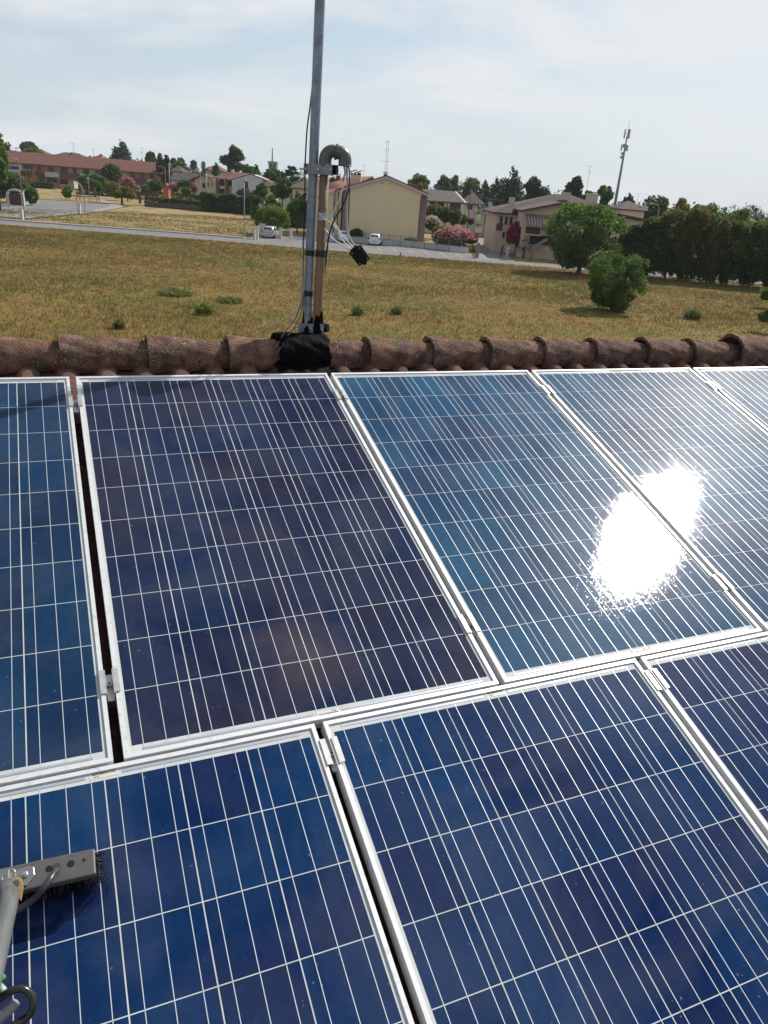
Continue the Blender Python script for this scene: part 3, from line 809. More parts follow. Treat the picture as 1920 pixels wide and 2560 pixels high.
m_lawn = ground_mat('parched_lawn', [(.10, .115, .03), (.20, .165, .06), (.34, .25, .12), (.30, .20, .10), (.20, .17, .06)], .13, 4.0)
m_far = ground_mat('far_ground', [(.05, .07, .02), (.08, .09, .03), (.14, .12, .05), (.07, .08, .03)], .02, .3)
m_asph = mat('asphalt', (0.20, 0.19, 0.185), 0.9, (0.15, 0.143, 0.14), scale=.35, detail=8, world_space=True)
m_asph2 = mat('asphalt_square', (0.20, 0.19, 0.18), 0.9, (0.15, 0.143, 0.138), scale=.2, detail=8, world_space=True)
m_pave = mat('pale_paving', (0.30, 0.27, 0.245), 0.9, (0.24, 0.22, 0.20), scale=.8, detail=6, world_space=True)
m_kerb = mat('kerb_concrete', (0.36, 0.35, 0.33), 0.9, (0.28, 0.27, 0.25), scale=2, world_space=True)
m_paint = mat('road_paint', (0.52, 0.52, 0.50), 0.7, (0.34, 0.34, 0.33), scale=3, world_space=True)
m_drive = mat('gravel_drive', (0.26, 0.25, 0.235), 0.95, (0.20, 0.195, 0.18), scale=.6, detail=8, world_space=True)

def sheet(name, pts, z, m, kind='structure', label=None, cat=None):
    me = bpy.data.meshes.new(name); me.from_pydata([(x, y, z) for x, y in pts], [], [tuple(range(len(pts)))]); me.update()
    if me.polygons[0].normal.z < 0: me.flip_normals()
    o = link(name, me, m); tag(o, label, cat, kind=kind); return o
def strip(name, A, B, z, m, h=0.0):
    """a band between two polylines, optionally raised with sides"""
    n = len(A); mb = MB()
    for i in range(n - 1):
        q = [(*A[i], z), (*A[i + 1], z), (*B[i + 1], z), (*B[i], z)]
        if h: mb.add(q + [(p[0], p[1], z - h) for p in q], [(3, 2, 1, 0), (0, 1, 5, 4), (2, 3, 7, 6), (1, 2, 6, 5), (3, 0, 4, 7)])
        else: mb.add(q, [(3, 2, 1, 0)])
    o = mb.build(name, m); o['kind'] = 'structure'
    return o
sheet('ground', [(-2500, -300), (2500, -300), (2500, 4000), (-2500, 4000)], 0.0, m_far)
sheet('field', [(-95, 6), (110, 6), (110, 91.0), (60, 91.5), (18.3, 92.4), (4.3, 93.2), (-12, 94.2), (-25.7, 95.2), (-39, 95.0), (-55, 93.0), (-95, 87)], 0.012, m_field)
NEAR = [(-95, 87.3), (-55, 93.3), (-39, 95.3), (-25.7, 95.5), (-12, 94.5), (4.3, 93.5), (18.3, 92.7), (60, 91.8), (110, 91.3)]
FARR = [(-95, 94.5), (-55, 100.2), (-39, 101.2), (-25.7, 101.8), (-12, 100.0), (4.3, 98.4), (18.3, 98.2), (60, 97.5), (110, 97)]
strip('road', [(x, y) for x, y in NEAR], FARR, 0.020, m_asph)
strip('road_shoulder', [(x, y - .55) for x, y in NEAR], [(x, y + .05) for x, y in NEAR], 0.024, mat('shoulder_dust', (0.24, 0.15, 0.085), .95, (.16, .10, .055), scale=1, world_space=True))
strip('edge_line', [(x, y + .25) for x, y in NEAR], [(x, y + .40) for x, y in NEAR], 0.0245, m_paint)
# raised pavement with its kerb on the far side, from the left up to the parking bays
KF = [(-95, 94.5), (-55, 100.2), (-39, 101.2), (-25.7, 101.8), (-20.5, 101.2)]
strip('kerb', KF, [(x, y + .25) for x, y in KF], 0.15, m_kerb, h=.15)
strip('pavement', [(x, y + .25) for x, y in KF], [(x, y + 1.6) for x, y in KF], 0.13, m_pave, h=.13)
# asphalt square at the left with its pale paths
sheet('parking_square', [gp(-60, 528), gp(0, 530), gp(70, 541), gp(205, 534), gp(272, 518), gp(285, 511), gp(250, 508), gp(95, 499), gp(60, 505), gp(-60, 507)], 0.030, m_asph2)
sheet('pavement', [gp(-60, 536), gp(0, 541.5), gp(70, 546), gp(215, 533), gp(240, 531), gp(205, 530.5), gp(70, 537), gp(0, 532), gp(-60, 526)], 0.036, m_pave)
sheet('footpath', [gp(205, 531), gp(240, 531), gp(310, 518), gp(300, 512), gp(270, 503), gp(262, 499), gp(250, 499), gp(240, 504), gp(262, 509), gp(278, 514), gp(262, 520)], 0.040, m_pave)
sheet('lawn', [gp(-40, 546), gp(70, 550), gp(215, 537), gp(262, 528), gp(330, 516), gp(363, 514), gp(480, 520), gp(640, 533), gp(660, 548), gp(645, 588), gp(600, 590), gp(480, 582.5), gp(300, 569), gp(60, 551)], 0.018, m_lawn)
sheet('meadow', [gp(-60, 505), gp(60, 503), gp(95, 497), gp(250, 506), gp(300, 512), gp(370, 513), gp(480, 518), gp(520, 495), gp(380, 482), gp(200, 470), gp(50, 462), gp(-60, 466)], 0.015, m_lawn)
# parking bays, driveways
sheet('parking_bays', [(-20.5, 100.9), (-12, 100.02), (4.3, 98.42), (8.6, 98.3), (8.9, 105.6), (-5.9, 109.8), (-18.6, 109.0), (-20.2, 104)], 0.0245, m_asph)
sheet('driveway', [(8.9, 98.3), (14.0, 98.25), (14.0, 108), (17, 118), (21, 136), (17, 150), (9, 150), (11.0, 130), (9.8, 108)], 0.0285, m_drive)
for i in range(8):
    x = -4.9 + 2.02 * i - (0 if i < 7 else 0)
    if x > 8.6: break
    sheet('bay_line', [(x, 98.75), (x + .11, 98.75), (x - .58, 103.6), (x - .69, 103.6)], 0.0290, m_paint)
sheet('bay_line', [(-20.4, 100.85), (-20.4, 100.99), (-12, 100.16), (4.3, 98.56), (8.5, 98.44), (8.5, 98.30), (4.3, 98.44), (-12, 100.02)], 0.0290, m_paint)
sheet('garden', [(-19, 109.2), (-6, 110.2), (8.9, 106.0), (11.0, 130), (9, 150), (8, 175), (-40, 175), (-34, 130)], 0.010, m_lawn)
sheet('garden', [(14.3, 98.4), (60, 97.7), (60, 150), (21.3, 150), (21.3, 136), (17.3, 118), (14.3, 108)], 0.010, m_lawn)

# grass of the field: blades in tufts
def tufts(name, n, xr, yr, h, seed, m, blades=4, spread=.10, inside=None, wid=.012):
    rg = np.random.default_rng(seed)
    x = rg.uniform(*xr, n); y = yr[0] + (yr[1] - yr[0]) * rg.uniform(0, 1, n) ** 1.25
    ph = 0.5 + .5 * np.sin(x * .21 + 1.3 * np.sin(y * .17)) * np.sin(y * .29 + np.sin(x * .13))
    keep = np.abs(x) < 12 + y * .62
    if inside is not None: keep &= inside(x, y)
    x, y, ph = x[keep], y[keep], ph[keep]; n = len(x)
    X = np.repeat(x, blades) + rg.normal(0, spread, n * blades); Y = np.repeat(y, blades) + rg.normal(0, spread, n * blades)
    H = h * (0.45 + .75 * np.repeat(ph, blades)) * rg.uniform(.5, 1.25, n * blades)
    a = rg.uniform(0, math.pi, n * blades); w = wid * (1 + Y / 45) * rg.uniform(.7, 1.3, n * blades)
    lx = rg.normal(0, .3, n * blades) * H; ly = rg.normal(0, .3, n * blades) * H
    z0 = np.full_like(X, .01)
    A = np.stack([X - np.cos(a) * w, Y - np.sin(a) * w, z0], 1); B = np.stack([X + np.cos(a) * w, Y + np.sin(a) * w, z0], 1)
    C = np.stack([X + lx, Y + ly, H], 1)
    v = np.stack([A, B, C], 1).reshape(-1, 3); f = np.arange(len(v)).reshape(-1, 3)
    o = link(name, arr_mesh(name, v, f), m); o['kind'] = 'stuff'; return o
def leaf_mat(name, c1, c2, amt=.3, rough=.55, tr=.48, scale=.7):
    return mat(name, c1, rough, c2, scale=scale, detail=3, island=amt, transl=tr, spec=.3, world_space=True)
m_gr1 = mat('straw_grass', (.222, .156, .050), .8, (.125, .130, .034), scale=.075, detail=7, island=.25, transl=.35, world_space=True, lo=.42, hi=.60)
m_gr2 = mat('rusty_grass', (.21, .122, .044), .8, (.17, .132, .040), scale=.16, detail=5, island=.25, transl=.3, world_space=True)
m_gr3 = leaf_mat('green_weeds', (.135, .165, .042), (.165, .180, .052), tr=.5)
tufts('dry_grass', 120000, (-75, 75), (26, 94.3), .22, 1, m_gr1, 4, .16, wid=.008, inside=lambda x, y: y < 94.0 - np.abs(x + 20) * .012)
tufts('rusty_grass', 40000, (-75, 75), (26, 94.0), .21, 2, m_gr2, 4, .18, wid=.008, inside=lambda x, y: (np.sin(x * .11 + y * .07) + np.sin(y * .23 - x * .05) > -.1) & (y < 93.4))
tufts('green_grass', 22000, (-75, 75), (26, 94.0), .20, 3, m_gr3, 4, .2, wid=.008, inside=lambda x, y: (np.sin(x * .09 - y * .19 + 2) + np.sin(y * .11 + x * .23) > .75) & (y < 93.2))
tufts('lawn_grass', 9000, (-62, -16), (102.5, 150), .14, 4, m_gr1, 3, .3, wid=.02, inside=lambda x, y: (y < 102 + (x + 62) * .9 + 26) & (x < -20))
def weed(label, px, py, r, h, m=None, n=260, seed=0):
    x, y = gp(px, py); rg = np.random.default_rng(seed + int(px)); v = []
    for i in range(n):
        a = rg.uniform(0, 6.28); rr = r * math.sqrt(rg.uniform(0, 1)); hh = h * (1.1 - rr / r * .6) * rg.uniform(.5, 1.1)
        p = np.array([math.cos(a) * rr * .5, math.sin(a) * rr * .5, 0.0]); q = np.array([math.cos(a) * rr, math.sin(a) * rr, hh]); s_ = rg.normal(0, 1, 3) * .02
        s_[2] = 0; v += [p - s_, p + s_, q]
        c = p + (q - p) * rg.uniform(.4, 1.0); d = rg.normal(0, .09, 3); e = rg.normal(0, .09, 3); v += [c, c + d, c + e]
    o = link('weed', arr_mesh('weed', np.array(v), np.arange(len(v)).reshape(-1, 3)), m or m_gr3); o.location = (x, y, .01)
    return tag(o, label, 'weed', 'green weeds in the dry field')
weed('brightest green weed in the dry field, left of the mast', 512, 786, .62, .75, leaf_mat('bright_weed', (.13, .20, .03), (.15, .21, .04)), 420)
weed('green weed at the near edge of the field, just above the left ridge tiles', 298, 822, .30, .5)
weed('dark green weed in the field directly under the black junction box', 893, 788, .42, .62)
weed('second green weed right of the one under the junction box', 991, 786, .42, .6)
weed('tall pale weed clump in the field right of the lone round bush', 1731, 798, .75, .95, None, 500)
weed('low spreading green patch far left in the dry field', 440, 738, 1.3, .4, None, 500)
weed('low green patch in the field near the mast, left side', 574, 756, 1.0, .35, None, 380)

# ------------------------------------------------------------------ trees
def leaf_cloud(blobs, n, size, seed, shell=.55, droop=0.0, flat=1.0):
    """leaf quads over a set of ellipsoids: (cx, cy, cz, rx, ry, rz)"""
    rg = np.random.default_rng(seed); B = np.array(blobs, float)
    vol = (B[:, 3] * B[:, 4] * B[:, 5]) ** (2 / 3); k = rg.choice(len(B), n, p=vol / vol.sum())
    d = rg.normal(0, 1, (n, 3)); d /= np.linalg.norm(d, axis=1)[:, None]
    # clumps: push leaves towards a few directions so gaps appear
    r = shell + (1.06 - shell) * rg.uniform(0, 1, n) ** .6
    r *= 1 + .10 * np.sin(d[:, 0] * 7 + k * 1.7) * np.sin(d[:, 2] * 8 + k) + .05 * rg.normal(0, 1, n)
    c = B[k, :3] + d * r[:, None] * B[k, 3:]
    a = rg.normal(0, 1, (n, 3)); a[:, 2] *= flat; a[:, 2] -= droop; a /= np.linalg.norm(a, axis=1)[:, None]
    b = rg.normal(0, 1, (n, 3)); b -= a * (a * b).sum(1)[:, None]; b /= np.linalg.norm(b, axis=1)[:, None]
    s = size * rg.uniform(.6, 1.35, n)[:, None]
    v = np.stack([c - a * s, c + b * s * .55, c + a * s, c - b * s * .55], 1).reshape(-1, 3)
    return v, np.arange(n * 4).reshape(-1, 4)
m_bark = mat('bark', (.10, .075, .055), .9, (.06, .045, .035), scale=6)
LEAF = {
    'dark': leaf_mat('dark_leaves', (0.060, 0.102, 0.024), (0.098, 0.145, 0.034)),
    'mid': leaf_mat('mid_leaves', (0.075, 0.135, 0.026), (0.125, 0.195, 0.038)),
    'bright': leaf_mat('bright_leaves', (0.105, 0.185, 0.028), (0.15, 0.235, 0.042)),
    'yellow': leaf_mat('yellow_leaves', (.17, .17, .025), (.24, .21, .035)),
    'conifer': leaf_mat('conifer_needles', (0.03, 0.052, 0.022), (0.048, 0.076, 0.03), tr=.12),
    'blue': leaf_mat('blue_needles', (0.048, 0.074, 0.048), (0.068, 0.096, 0.058), tr=.12),
    'brown': leaf_mat('scorched_leaves', (0.20, 0.135, 0.045), (0.13, 0.145, 0.042)),
    'olive': leaf_mat('olive_leaves', (0.09, 0.125, 0.055), (0.125, 0.16, 0.072)),
    'pink': leaf_mat('pink_blossom', (.60, .26, .28), (.48, .20, .22), tr=.4),
    'magenta': leaf_mat('magenta_blossom', (.42, .03, .13), (.30, .02, .09), tr=.4),
    'white': leaf_mat('white_blossom', (.62, .55, .50), (.52, .44, .40), tr=.4),
}
def make_crown(style, rx, ry, rz, n, size, seed):
    rg = np.random.default_rng(seed); bl_ = []
    if style == 'round':
        bl_.append((0, 0, -.05 * rz, rx * .62, ry * .62, rz * .66))
        for i in range(24):
            d = rg.normal(0, 1, 3); d /= np.linalg.norm(d); q = rg.uniform(.16, .40); e = 1.04 - q * rg.uniform(.75, 1.15)
            bl_.append((d[0] * rx * e, d[1] * ry * e, d[2] * rz * e, rx * q, ry * q, rz * q))
    elif style == 'ball':
        bl_.append((0, 0, 0, rx * .95, ry * .95, rz * .95))
        for i in range(6):
            d = rg.normal(0, 1, 3); d /= np.linalg.norm(d); q = .35
            bl_.append((d[0] * rx * .62, d[1] * ry * .62, d[2] * rz * .62, rx * q, ry * q, rz * q))
    elif style == 'oval':
        for i in range(12):
            z = -1 + 2 * (i + .5) / 12; w = math.sqrt(max(0.05, 1 - z * z)) * (1.0 if z < .2 else .92)
            a = rg.uniform(0, 6.28); q = rg.uniform(.45, .6)
            bl_.append((math.cos(a) * rx * w * .35, math.sin(a) * ry * w * .35, z * rz * .84, rx * w * .72, ry * w * .72, rz * .22))
    elif style == 'cone':
        K = 11
        for i in range(K):
            t_ = i / (K - 1); w = (1 - t_) ** .62 * .90 + .09
            for j in range(5 if t_ < .8 else 2):
                a = j * 1.256 + i * .7 + rg.uniform(-.3, .3)
                bl_.append((math.cos(a) * rx * w * .52, math.sin(a) * ry * w * .52, -rz + 2 * rz * (t_ * .97) + rg.uniform(-.04, .04) * rz, rx * w * .56, ry * w * .56, rz * .14))
    elif style == 'column':
        for i in range(9):
            t_ = i / 8; w = math.sin(math.pi * (0.12 + .80 * t_)) ** .5
            bl_.append((rg.normal() * .06 * rx, rg.normal() * .06 * ry, -rz * .92 + 1.86 * rz * t_, rx * w * .9, ry * w * .9, rz * .2))
    elif style == 'cedar':
        for i in range(14):
            t_ = rg.uniform(0, 1); a = rg.uniform(0, 6.28); w = (1 - t_ * .75)
            bl_.append((math.cos(a) * rx * w * .55, math.sin(a) * ry * w * .55, -rz * .8 + 1.7 * rz * t_, rx * w * .42, ry * w * .42, rz * .10))
    elif style == 'spread':
        for i in range(12):
            a = rg.uniform(0, 6.28); q = rg.uniform(.3, .45); rr = rg.uniform(.2, .68)
            bl_.append((math.cos(a) * rx * rr, math.sin(a) * ry * rr, rg.uniform(-.45, .5) * rz, rx * q, ry * q, rz * q * 1.1))
    elif style == 'shrubby':
        bl_.append((0, 0, .05 * rz, rx * .5, ry * .5, rz * .5))
        for i in range(84):
            z = rg.uniform(-1, 1); a = rg.uniform(0, 6.28); q = rg.uniform(.12, .27)
            w = (math.sqrt(max(0, 1 - ((z - .12) / 1.0) ** 2)) if z > .12 else 1 - .62 * ((.12 - z) / 1.12) ** 1.6)
            w *= 1 + .05 * math.sin(a * 3 + seed) + .05 * math.sin(a * 5 + z * 4)
            rr = w * (1.04 - q * .8) * (rg.uniform(.55, 1) ** .5); zz = z * (1 - q * .6)
            bl_.append((math.cos(a) * rx * rr, math.sin(a) * ry * rr, zz * rz, rx * q, ry * q, rz * q * .9))
    elif style == 'ragged':
        for i in range(26):
            a = rg.uniform(0, 6.28); q = rg.uniform(.16, .30); z = rg.uniform(-.9, .9); w = math.sqrt(1 - (z * .75) ** 2) * (1.0 if z < .3 else .8)
            rr = rg.uniform(.1, .82) * w
            bl_.append((math.cos(a) * rx * rr, math.sin(a) * ry * rr, z * rz, rx * q, ry * q, rz * q))
    shell = {'ball': .8, 'cone': .35, 'cedar': .2}.get(style, .5)
    return leaf_cloud(bl_, n, size, seed + 1, shell, droop=.4 if style in ('cone',) else 0, flat=.4 if style == 'cedar' else 1)
NT = [0]
def tree(label, Y, box, style, leaf, n=2600, size=None, group=None, trunk=True, cat='tree', name='tree', base=0.0, second=None, depth=None, ncan=None, fork=0):
    """a tree whose crown fills the box (x0, y0, x1, y1) of the photograph when it stands Y metres away"""
    NT[0] += 1; sd = 100 + NT[0] * 7
    x0, y0, x1, y1 = box; c = at((x0 + x1) / 2, (y0 + y1) / 2, Y); s_ = Y / ray((x0 + x1) / 2, (y0 + y1) / 2)[1] / F_PX
    rx = (x1 - x0) / 2 * s_ * {'cone': 1.55, 'cedar': 1.2, 'column': 1.25, 'oval': 1.28, 'round': 1.14}.get(style, 1.1); rz = (y1 - y0) / 2 * s_; zc = c.z
    if zc - rz < .15: zb = .15; zt = zc + rz; zc = (zb + zt) / 2; rz = (zt - zb) / 2
    t = thing(name, label, cat, (c.x, Y, base), 0, group)
    ry = depth or rx
    size = size or max(.10, Y * .0016)
    v, f = make_crown(style, rx, ry, rz, n, size, sd); v = v + np.array([0, 0, zc - base])
    me = arr_mesh('crown', v, f)
    if style == 'cone' or style == 'column': me.polygons.foreach_set('use_smooth', [False] * len(me.polygons))
    link('crown', me, LEAF[leaf], t)
    if second:
        m2, frac, zmin = second
        rg = np.random.default_rng(sd + 3); k = int(n * frac)
        d = rg.normal(0, 1, (k, 3)); d /= np.linalg.norm(d, axis=1)[:, None]; d = d[d[:, 2] > zmin]; k = len(d)
        cc = d * np.array([rx, ry, rz]) * rg.uniform(.88, 1.06, (k, 1)) + np.array([0, 0, zc - base])
        a = rg.normal(0, 1, (k, 3)) * size * .55; b = rg.normal(0, 1, (k, 3)) * size * .55
        vv = np.stack([cc - a, cc + b, cc + a, cc - b], 1).reshape(-1, 3)
        link('blossom', arr_mesh('blossom', vv, np.arange(len(vv)).reshape(-1, 4)), LEAF[m2], t)
    if trunk:
        rr = max(.07, min(.35, rx * .09)); zt = zc + rz * .35; mb = MB()
        mb.tube([(0, 0, -.05), (rr * .3, 0, (zc - rz) * .6), (0, 0, zc - rz * .2), (.1, 0, zt)], rr, 8, r1=rr * .3)
        rg = random.Random(sd)
        for i in range(5 if not fork else fork):
            a = i * 2.3 + rg.uniform(-.4, .4); z0_ = max(.5, zc - rz * (.75 - .15 * i))
            mb.tube([(0, 0, z0_), (math.cos(a) * rx * .3, math.sin(a) * ry * .3, z0_ + rz * .30), (math.cos(a) * rx * .62, math.sin(a) * ry * .62, z0_ + rz * .55)], rr * .5, 6, r1=rr * .15)
        mb.build('trunk', m_bark, t)
    return t

# ------------------------------------------------------------------ the trees, one by one (crown box in the photograph, distance)
T = tree
T('bright green leafy tree cut off by the left edge beside the terrace', 118, (-45, 325, 14, 452), 'round', 'bright', 3600, .24)
T('dark green bushy tree at the left edge behind the white arched gate', 141, (-30, 428, 58, 512), 'round', 'dark', 4200, .28)
T('clipped dark shrub just right of the arched gate', 138, (64, 470, 93, 508), 'ball', 'mid', 1500, .2, cat='shrub', name='shrub', trunk=False)
T('big dark round tree rising above the far left roofs', 345, (53, 356, 90, 384), 'round', 'dark', 1300, .7, base=0)
T('dark tree top at the far left behind the bright tree', 330, (-10, 352, 26, 400), 'round', 'dark', 1200, .7)
T('low green tree between the far left roofs and the terrace roof', 290, (62, 372, 106, 402), 'round', 'mid', 1000, .6)
T('grey green spruce standing behind the long red terrace', 275, (277, 352, 328, 424), 'cone', 'blue', 3200, .42)
T('dark tree behind the right end of the terrace roof', 285, (366, 382, 391, 424), 'round', 'dark', 1300, .5)
T('tall dark cypress beside the right end of the terrace', 236, (393, 392, 411, 464), 'column', 'conifer', 1500, .35)
T('shorter dark cypress, right one of the pair by the terrace', 232, (408, 396, 427, 462), 'column', 'conifer', 1500, .35)
T('small round dark tree on the horizon, left one right of the cypresses', 330, (427, 397, 440, 418), 'round', 'dark', 600, .55)
T('small round dark tree on the horizon, right one right of the cypresses', 330, (441, 395, 459, 418), 'round', 'dark', 700, .55)
T('pale green trees behind the small brown roofed house', 262, (430, 407, 474, 440), 'round', 'mid', 1500, .45)
T('small dark tree alone on the skyline left of the tall oval tree', 330, (477, 402, 491, 424), 'round', 'dark', 600, .5)
T('thin bare crowned tree before the small houses', 225, (500, 406, 521, 440), 'ragged', 'brown', 260, .30)
T('small conifer in front of the red roofed houses left of the white house', 245, (532, 408, 547, 436), 'cone', 'mid', 800, .4)
T('tall dense oval dark tree standing high above the white house', 232, (558, 366, 607, 436), 'oval', 'dark', 4200, .36)
T('green tree right of the tall oval tree', 250, (603, 413, 632, 440), 'round', 'mid', 1300, .4)
T('small pointed dark tree on the skyline between oval tree and concrete tower', 270, (630, 412, 648, 438), 'cone', 'dark', 900, .4)
T('broad light green tree in front of the concrete tower', 225, (655, 421, 699, 462), 'round', 'mid', 2200, .36)
T('dark flat layered cedar left of the mast', 245, (704, 411, 756, 458), 'cedar', 'conifer', 3200, .40)
T('dark mass of trees under the cedar', 250, (698, 430, 716, 456), 'round', 'dark', 700, .4)
T('rounded green tree between white house and grey hip roof', 158, (681, 446, 730, 496), 'round', 'mid', 3400, .26)
T('small bright tree left of the mast, above the dark hedge', 120, (722, 499, 765, 552), 'round', 'bright', 2600, .2)
T('dark tree in front of the grey hip roofed house beside the mast', 132, (738, 480, 774, 530), 'round', 'dark', 2000, .24)
T('ball shaped dark green tree in front of the terrace', 208, (256, 412, 301, 462), 'ball', 'dark', 2800, .32)
T('wide dark green tree beside the swing frame', 195, (201, 436, 268, 477), 'round', 'mid', 3400, .34, )
T('yellow green umbrella shaped tree on the meadow, with forked dark trunks', 168, (267, 457, 338, 496), 'spread', 'yellow', 4200, .30, fork=7)
T('small bright shrub at the edge of the asphalt square', 172, (157, 466, 181, 497), 'round', 'bright', 1300, .26, cat='shrub', name='shrub', trunk=False)
T('small autumn coloured tree in front of the left end of the terrace', 215, (53, 423, 88, 446), 'spread', 'yellow', 1300, .3)
T('pink flowering oleander behind the yellow green tree', 185, (300, 444, 334, 476), 'round', 'olive', 1500, .28, second=('pink', .35, -.3), cat='shrub', name='oleander')
T('pale flowering bush right of the yellow green tree', 186, (332, 462, 348, 486), 'round', 'olive', 900, .26, second=('white', .3, -.3), cat='shrub', name='shrub', trunk=False)
T('round dark garden tree at the right end of the terrace', 205, (372, 450, 406, 478), 'ball', 'dark', 1500, .3)
T('pale green garden bushes under the right end of the terrace', 200, (352, 462, 372, 485), 'round', 'olive', 900, .28, cat='shrub', name='shrub', trunk=False)
T('pink oleander beside the little red shed', 196, (422, 460, 446, 478), 'round', 'olive', 900, .26, second=('pink', .5, -.4), cat='shrub', name='oleander')
T('reddish flowering shrub in the gardens before the brown gable', 188, (476, 464, 492, 482), 'round', 'olive', 700, .25, second=('magenta', .3, -.3), cat='shrub', name='shrub')
T('dark garden bush in front of the low grey roofed building', 196, (444, 452, 484, 470), 'round', 'dark', 1200, .3, cat='shrub', name='shrub', trunk=False)
T('bright garden bush in the middle of the dark garden hedge', 185, (455, 468, 478, 490), 'round', 'mid', 800, .28, cat='shrub', name='shrub', trunk=False)
T('olive green bush in front of the white house gable', 176, (594, 472, 632, 492), 'round', 'olive', 1200, .26, cat='shrub', name='shrub', trunk=False)
T('dark column tree in front of the right corner of the white house', 165, (641, 458, 674, 500), 'oval', 'dark', 1900, .26)
T('dark spiky palm like shrub at the end of the long hedge', 148, (618, 490, 660, 542), 'ragged', 'dark', 1700, .22, cat='shrub', name='shrub')
T('yellowish leafy bushes behind the bright feathery shrub', 150, (652, 490, 702, 525), 'ragged', 'mid', 2000, .25, cat='shrub', name='shrub', trunk=False)
T('bright feathery light green shrub behind the silver car', 112, (642, 514, 718, 585), 'round', 'bright', 7000, .13, cat='shrub', name='shrub', trunk=False)
T('dark clipped bush against the left end of the yellow house wall', 112.6, (874, 573, 906, 606), 'ball', 'dark', 2600, .12, cat='shrub', name='shrub', trunk=False)
T('low dark clipped bush at the right end of the yellow wall', 111.6, (1010, 596, 1042, 616), 'ball', 'dark', 1900, .12, cat='shrub', name='shrub', trunk=False)
T('bright green tree behind the right slope of the yellow house', 215, (1020, 438, 1072, 478), 'round', 'bright', 2600, .34)
T('tuft of a palm peeping over the right roof slope of the yellow house', 200, (1042, 458, 1058, 474), 'ragged', 'yellow', 320, .4)
T('grey green tree, second right of the yellow house on the skyline', 240, (1090, 439, 1126, 492), 'oval', 'dark', 1900, .36)
T('grey green tree, third right of the yellow house on the skyline', 245, (1120, 440, 1150, 494), 'oval', 'mid', 1700, .36)
T('broad tree behind the brown roofed house, before the dark conifer', 235, (1151, 446, 1206, 512), 'round', 'mid', 3000, .34)
T('narrow tree squeezed between broad tree and dark conifer', 236, (1202, 452, 1222, 512), 'oval', 'dark', 1100, .34)
T('feathery grey conifer leaning on the left side of the big dark conifer', 216, (1221, 443, 1252, 520), 'cone', 'blue', 1700, .32)
T('biggest dark conifer, pyramid shaped, behind the driveway', 208, (1240, 423, 1309, 534), 'cone', 'conifer', 6500, .32, group=None)
T('rounded dark conifer right of the pyramid shaped one', 214, (1306, 444, 1363, 520), 'oval', 'conifer', 4000, .32)
T('small hazy poplar on the skyline left of the right hand roof', 330, (1362, 476, 1378, 500), 'oval', 'olive', 500, .5)
T('spiky dark tree behind the chimney of the awning house', 190, (1407, 448, 1462, 505), 'ragged', 'conifer', 2200, .32)
T('light green tree beside the phone mast', 190, (1496, 463, 1530, 510), 'round', 'mid', 1600, .32)
T('small green tree behind the wide chimney of the awning house', 185, (1456, 478, 1482, 502), 'round', 'mid', 700, .3)
T('small dark conifer right of the phone mast foot', 215, (1556, 485, 1586, 522), 'cone', 'conifer', 1400, .34)
T('dark shaggy tree right of the white roof panel', 178, (1608, 490, 1666, 556), 'round', 'dark', 3000, .28)
T('yellow green lollipop shaped tree above the brownish hedge trees', 170, (1679, 497, 1719, 545), 'round', 'yellow', 2000, .26)
T('light green tree above the hedge, right of the lollipop shaped one', 165, (1734, 503, 1789, 556), 'round', 'bright', 2600, .26)
T('blue grey hazy tree line clump between the two light trees', 420, (1712, 520, 1736, 545), 'round', 'olive', 600, .8)
T('dense green tree at the right, above the hedge', 125, (1815, 522, 1884, 600), 'oval', 'mid', 3800, .2)
T('dark tree touching the right edge of the view', 160, (1898, 535, 1945, 620), 'oval', 'dark', 2200, .25)
# tall ragged hedge trees along the right side of the field
HT = [('first tall ragged dark tree of the right hand hedge, behind the lone round bush', 92.5, (1545, 566, 1612, 705), 'conifer'),
      ('second tall tree of the right hand hedge, olive dark', 91.5, (1590, 550, 1662, 708), 'dark'),
      ('hedge tree with a scorched brown top, the leftmost brown one', 90.5, (1636, 532, 1716, 712), 'brown'),
      ('hedge tree with scorched brown top, right of the leftmost brown one', 90, (1690, 528, 1768, 715), 'brown'),
      ('hedge tree with a mixed green and brown crown in the middle of the hedge', 89.5, (1746, 540, 1818, 718), 'brown'),
      ('dark green hedge tree below the dense green tree', 89, (1796, 560, 1868, 720), 'dark'),
      ('last hedge tree before the right edge, olive topped', 88.5, (1848, 560, 1930, 722), 'dark'),
      ('hedge tree mostly outside the right edge', 88, (1905, 575, 1985, 726), 'mid')]
for lab, Y, bx, lf in HT:
    t = T(lab, Y, bx, 'shrubby', lf, 11000, .14, group='tall hedge trees on the right', depth=2.4, second=('mid' if lf != 'brown' else 'dark', .25, -.2))
x0_, y0_ = gp(1600, 702); x1_, y1_ = gp(2000, 728)
# under-storey of the hedge: dark dense foliage closing it towards the ground
blb = []
rg = np.random.default_rng(77)
for i in range(60):
    f_ = i / 59; blb.append((23 + 25 * f_, 89.6 - 1.0 * f_ + rg.uniform(-.5, .6), rg.uniform(1.3, 2.6), rg.uniform(.8, 1.4), rg.uniform(.7, 1.1), rg.uniform(.9, 1.3)))
v, f = leaf_cloud(blb, 20000, .14, 78, .4)
tag(link('hedge', arr_mesh('hedge', v, f), LEAF['dark']), 'dark tangled undergrowth filling the foot of the tall right hand hedge', 'hedge', kind='stuff')
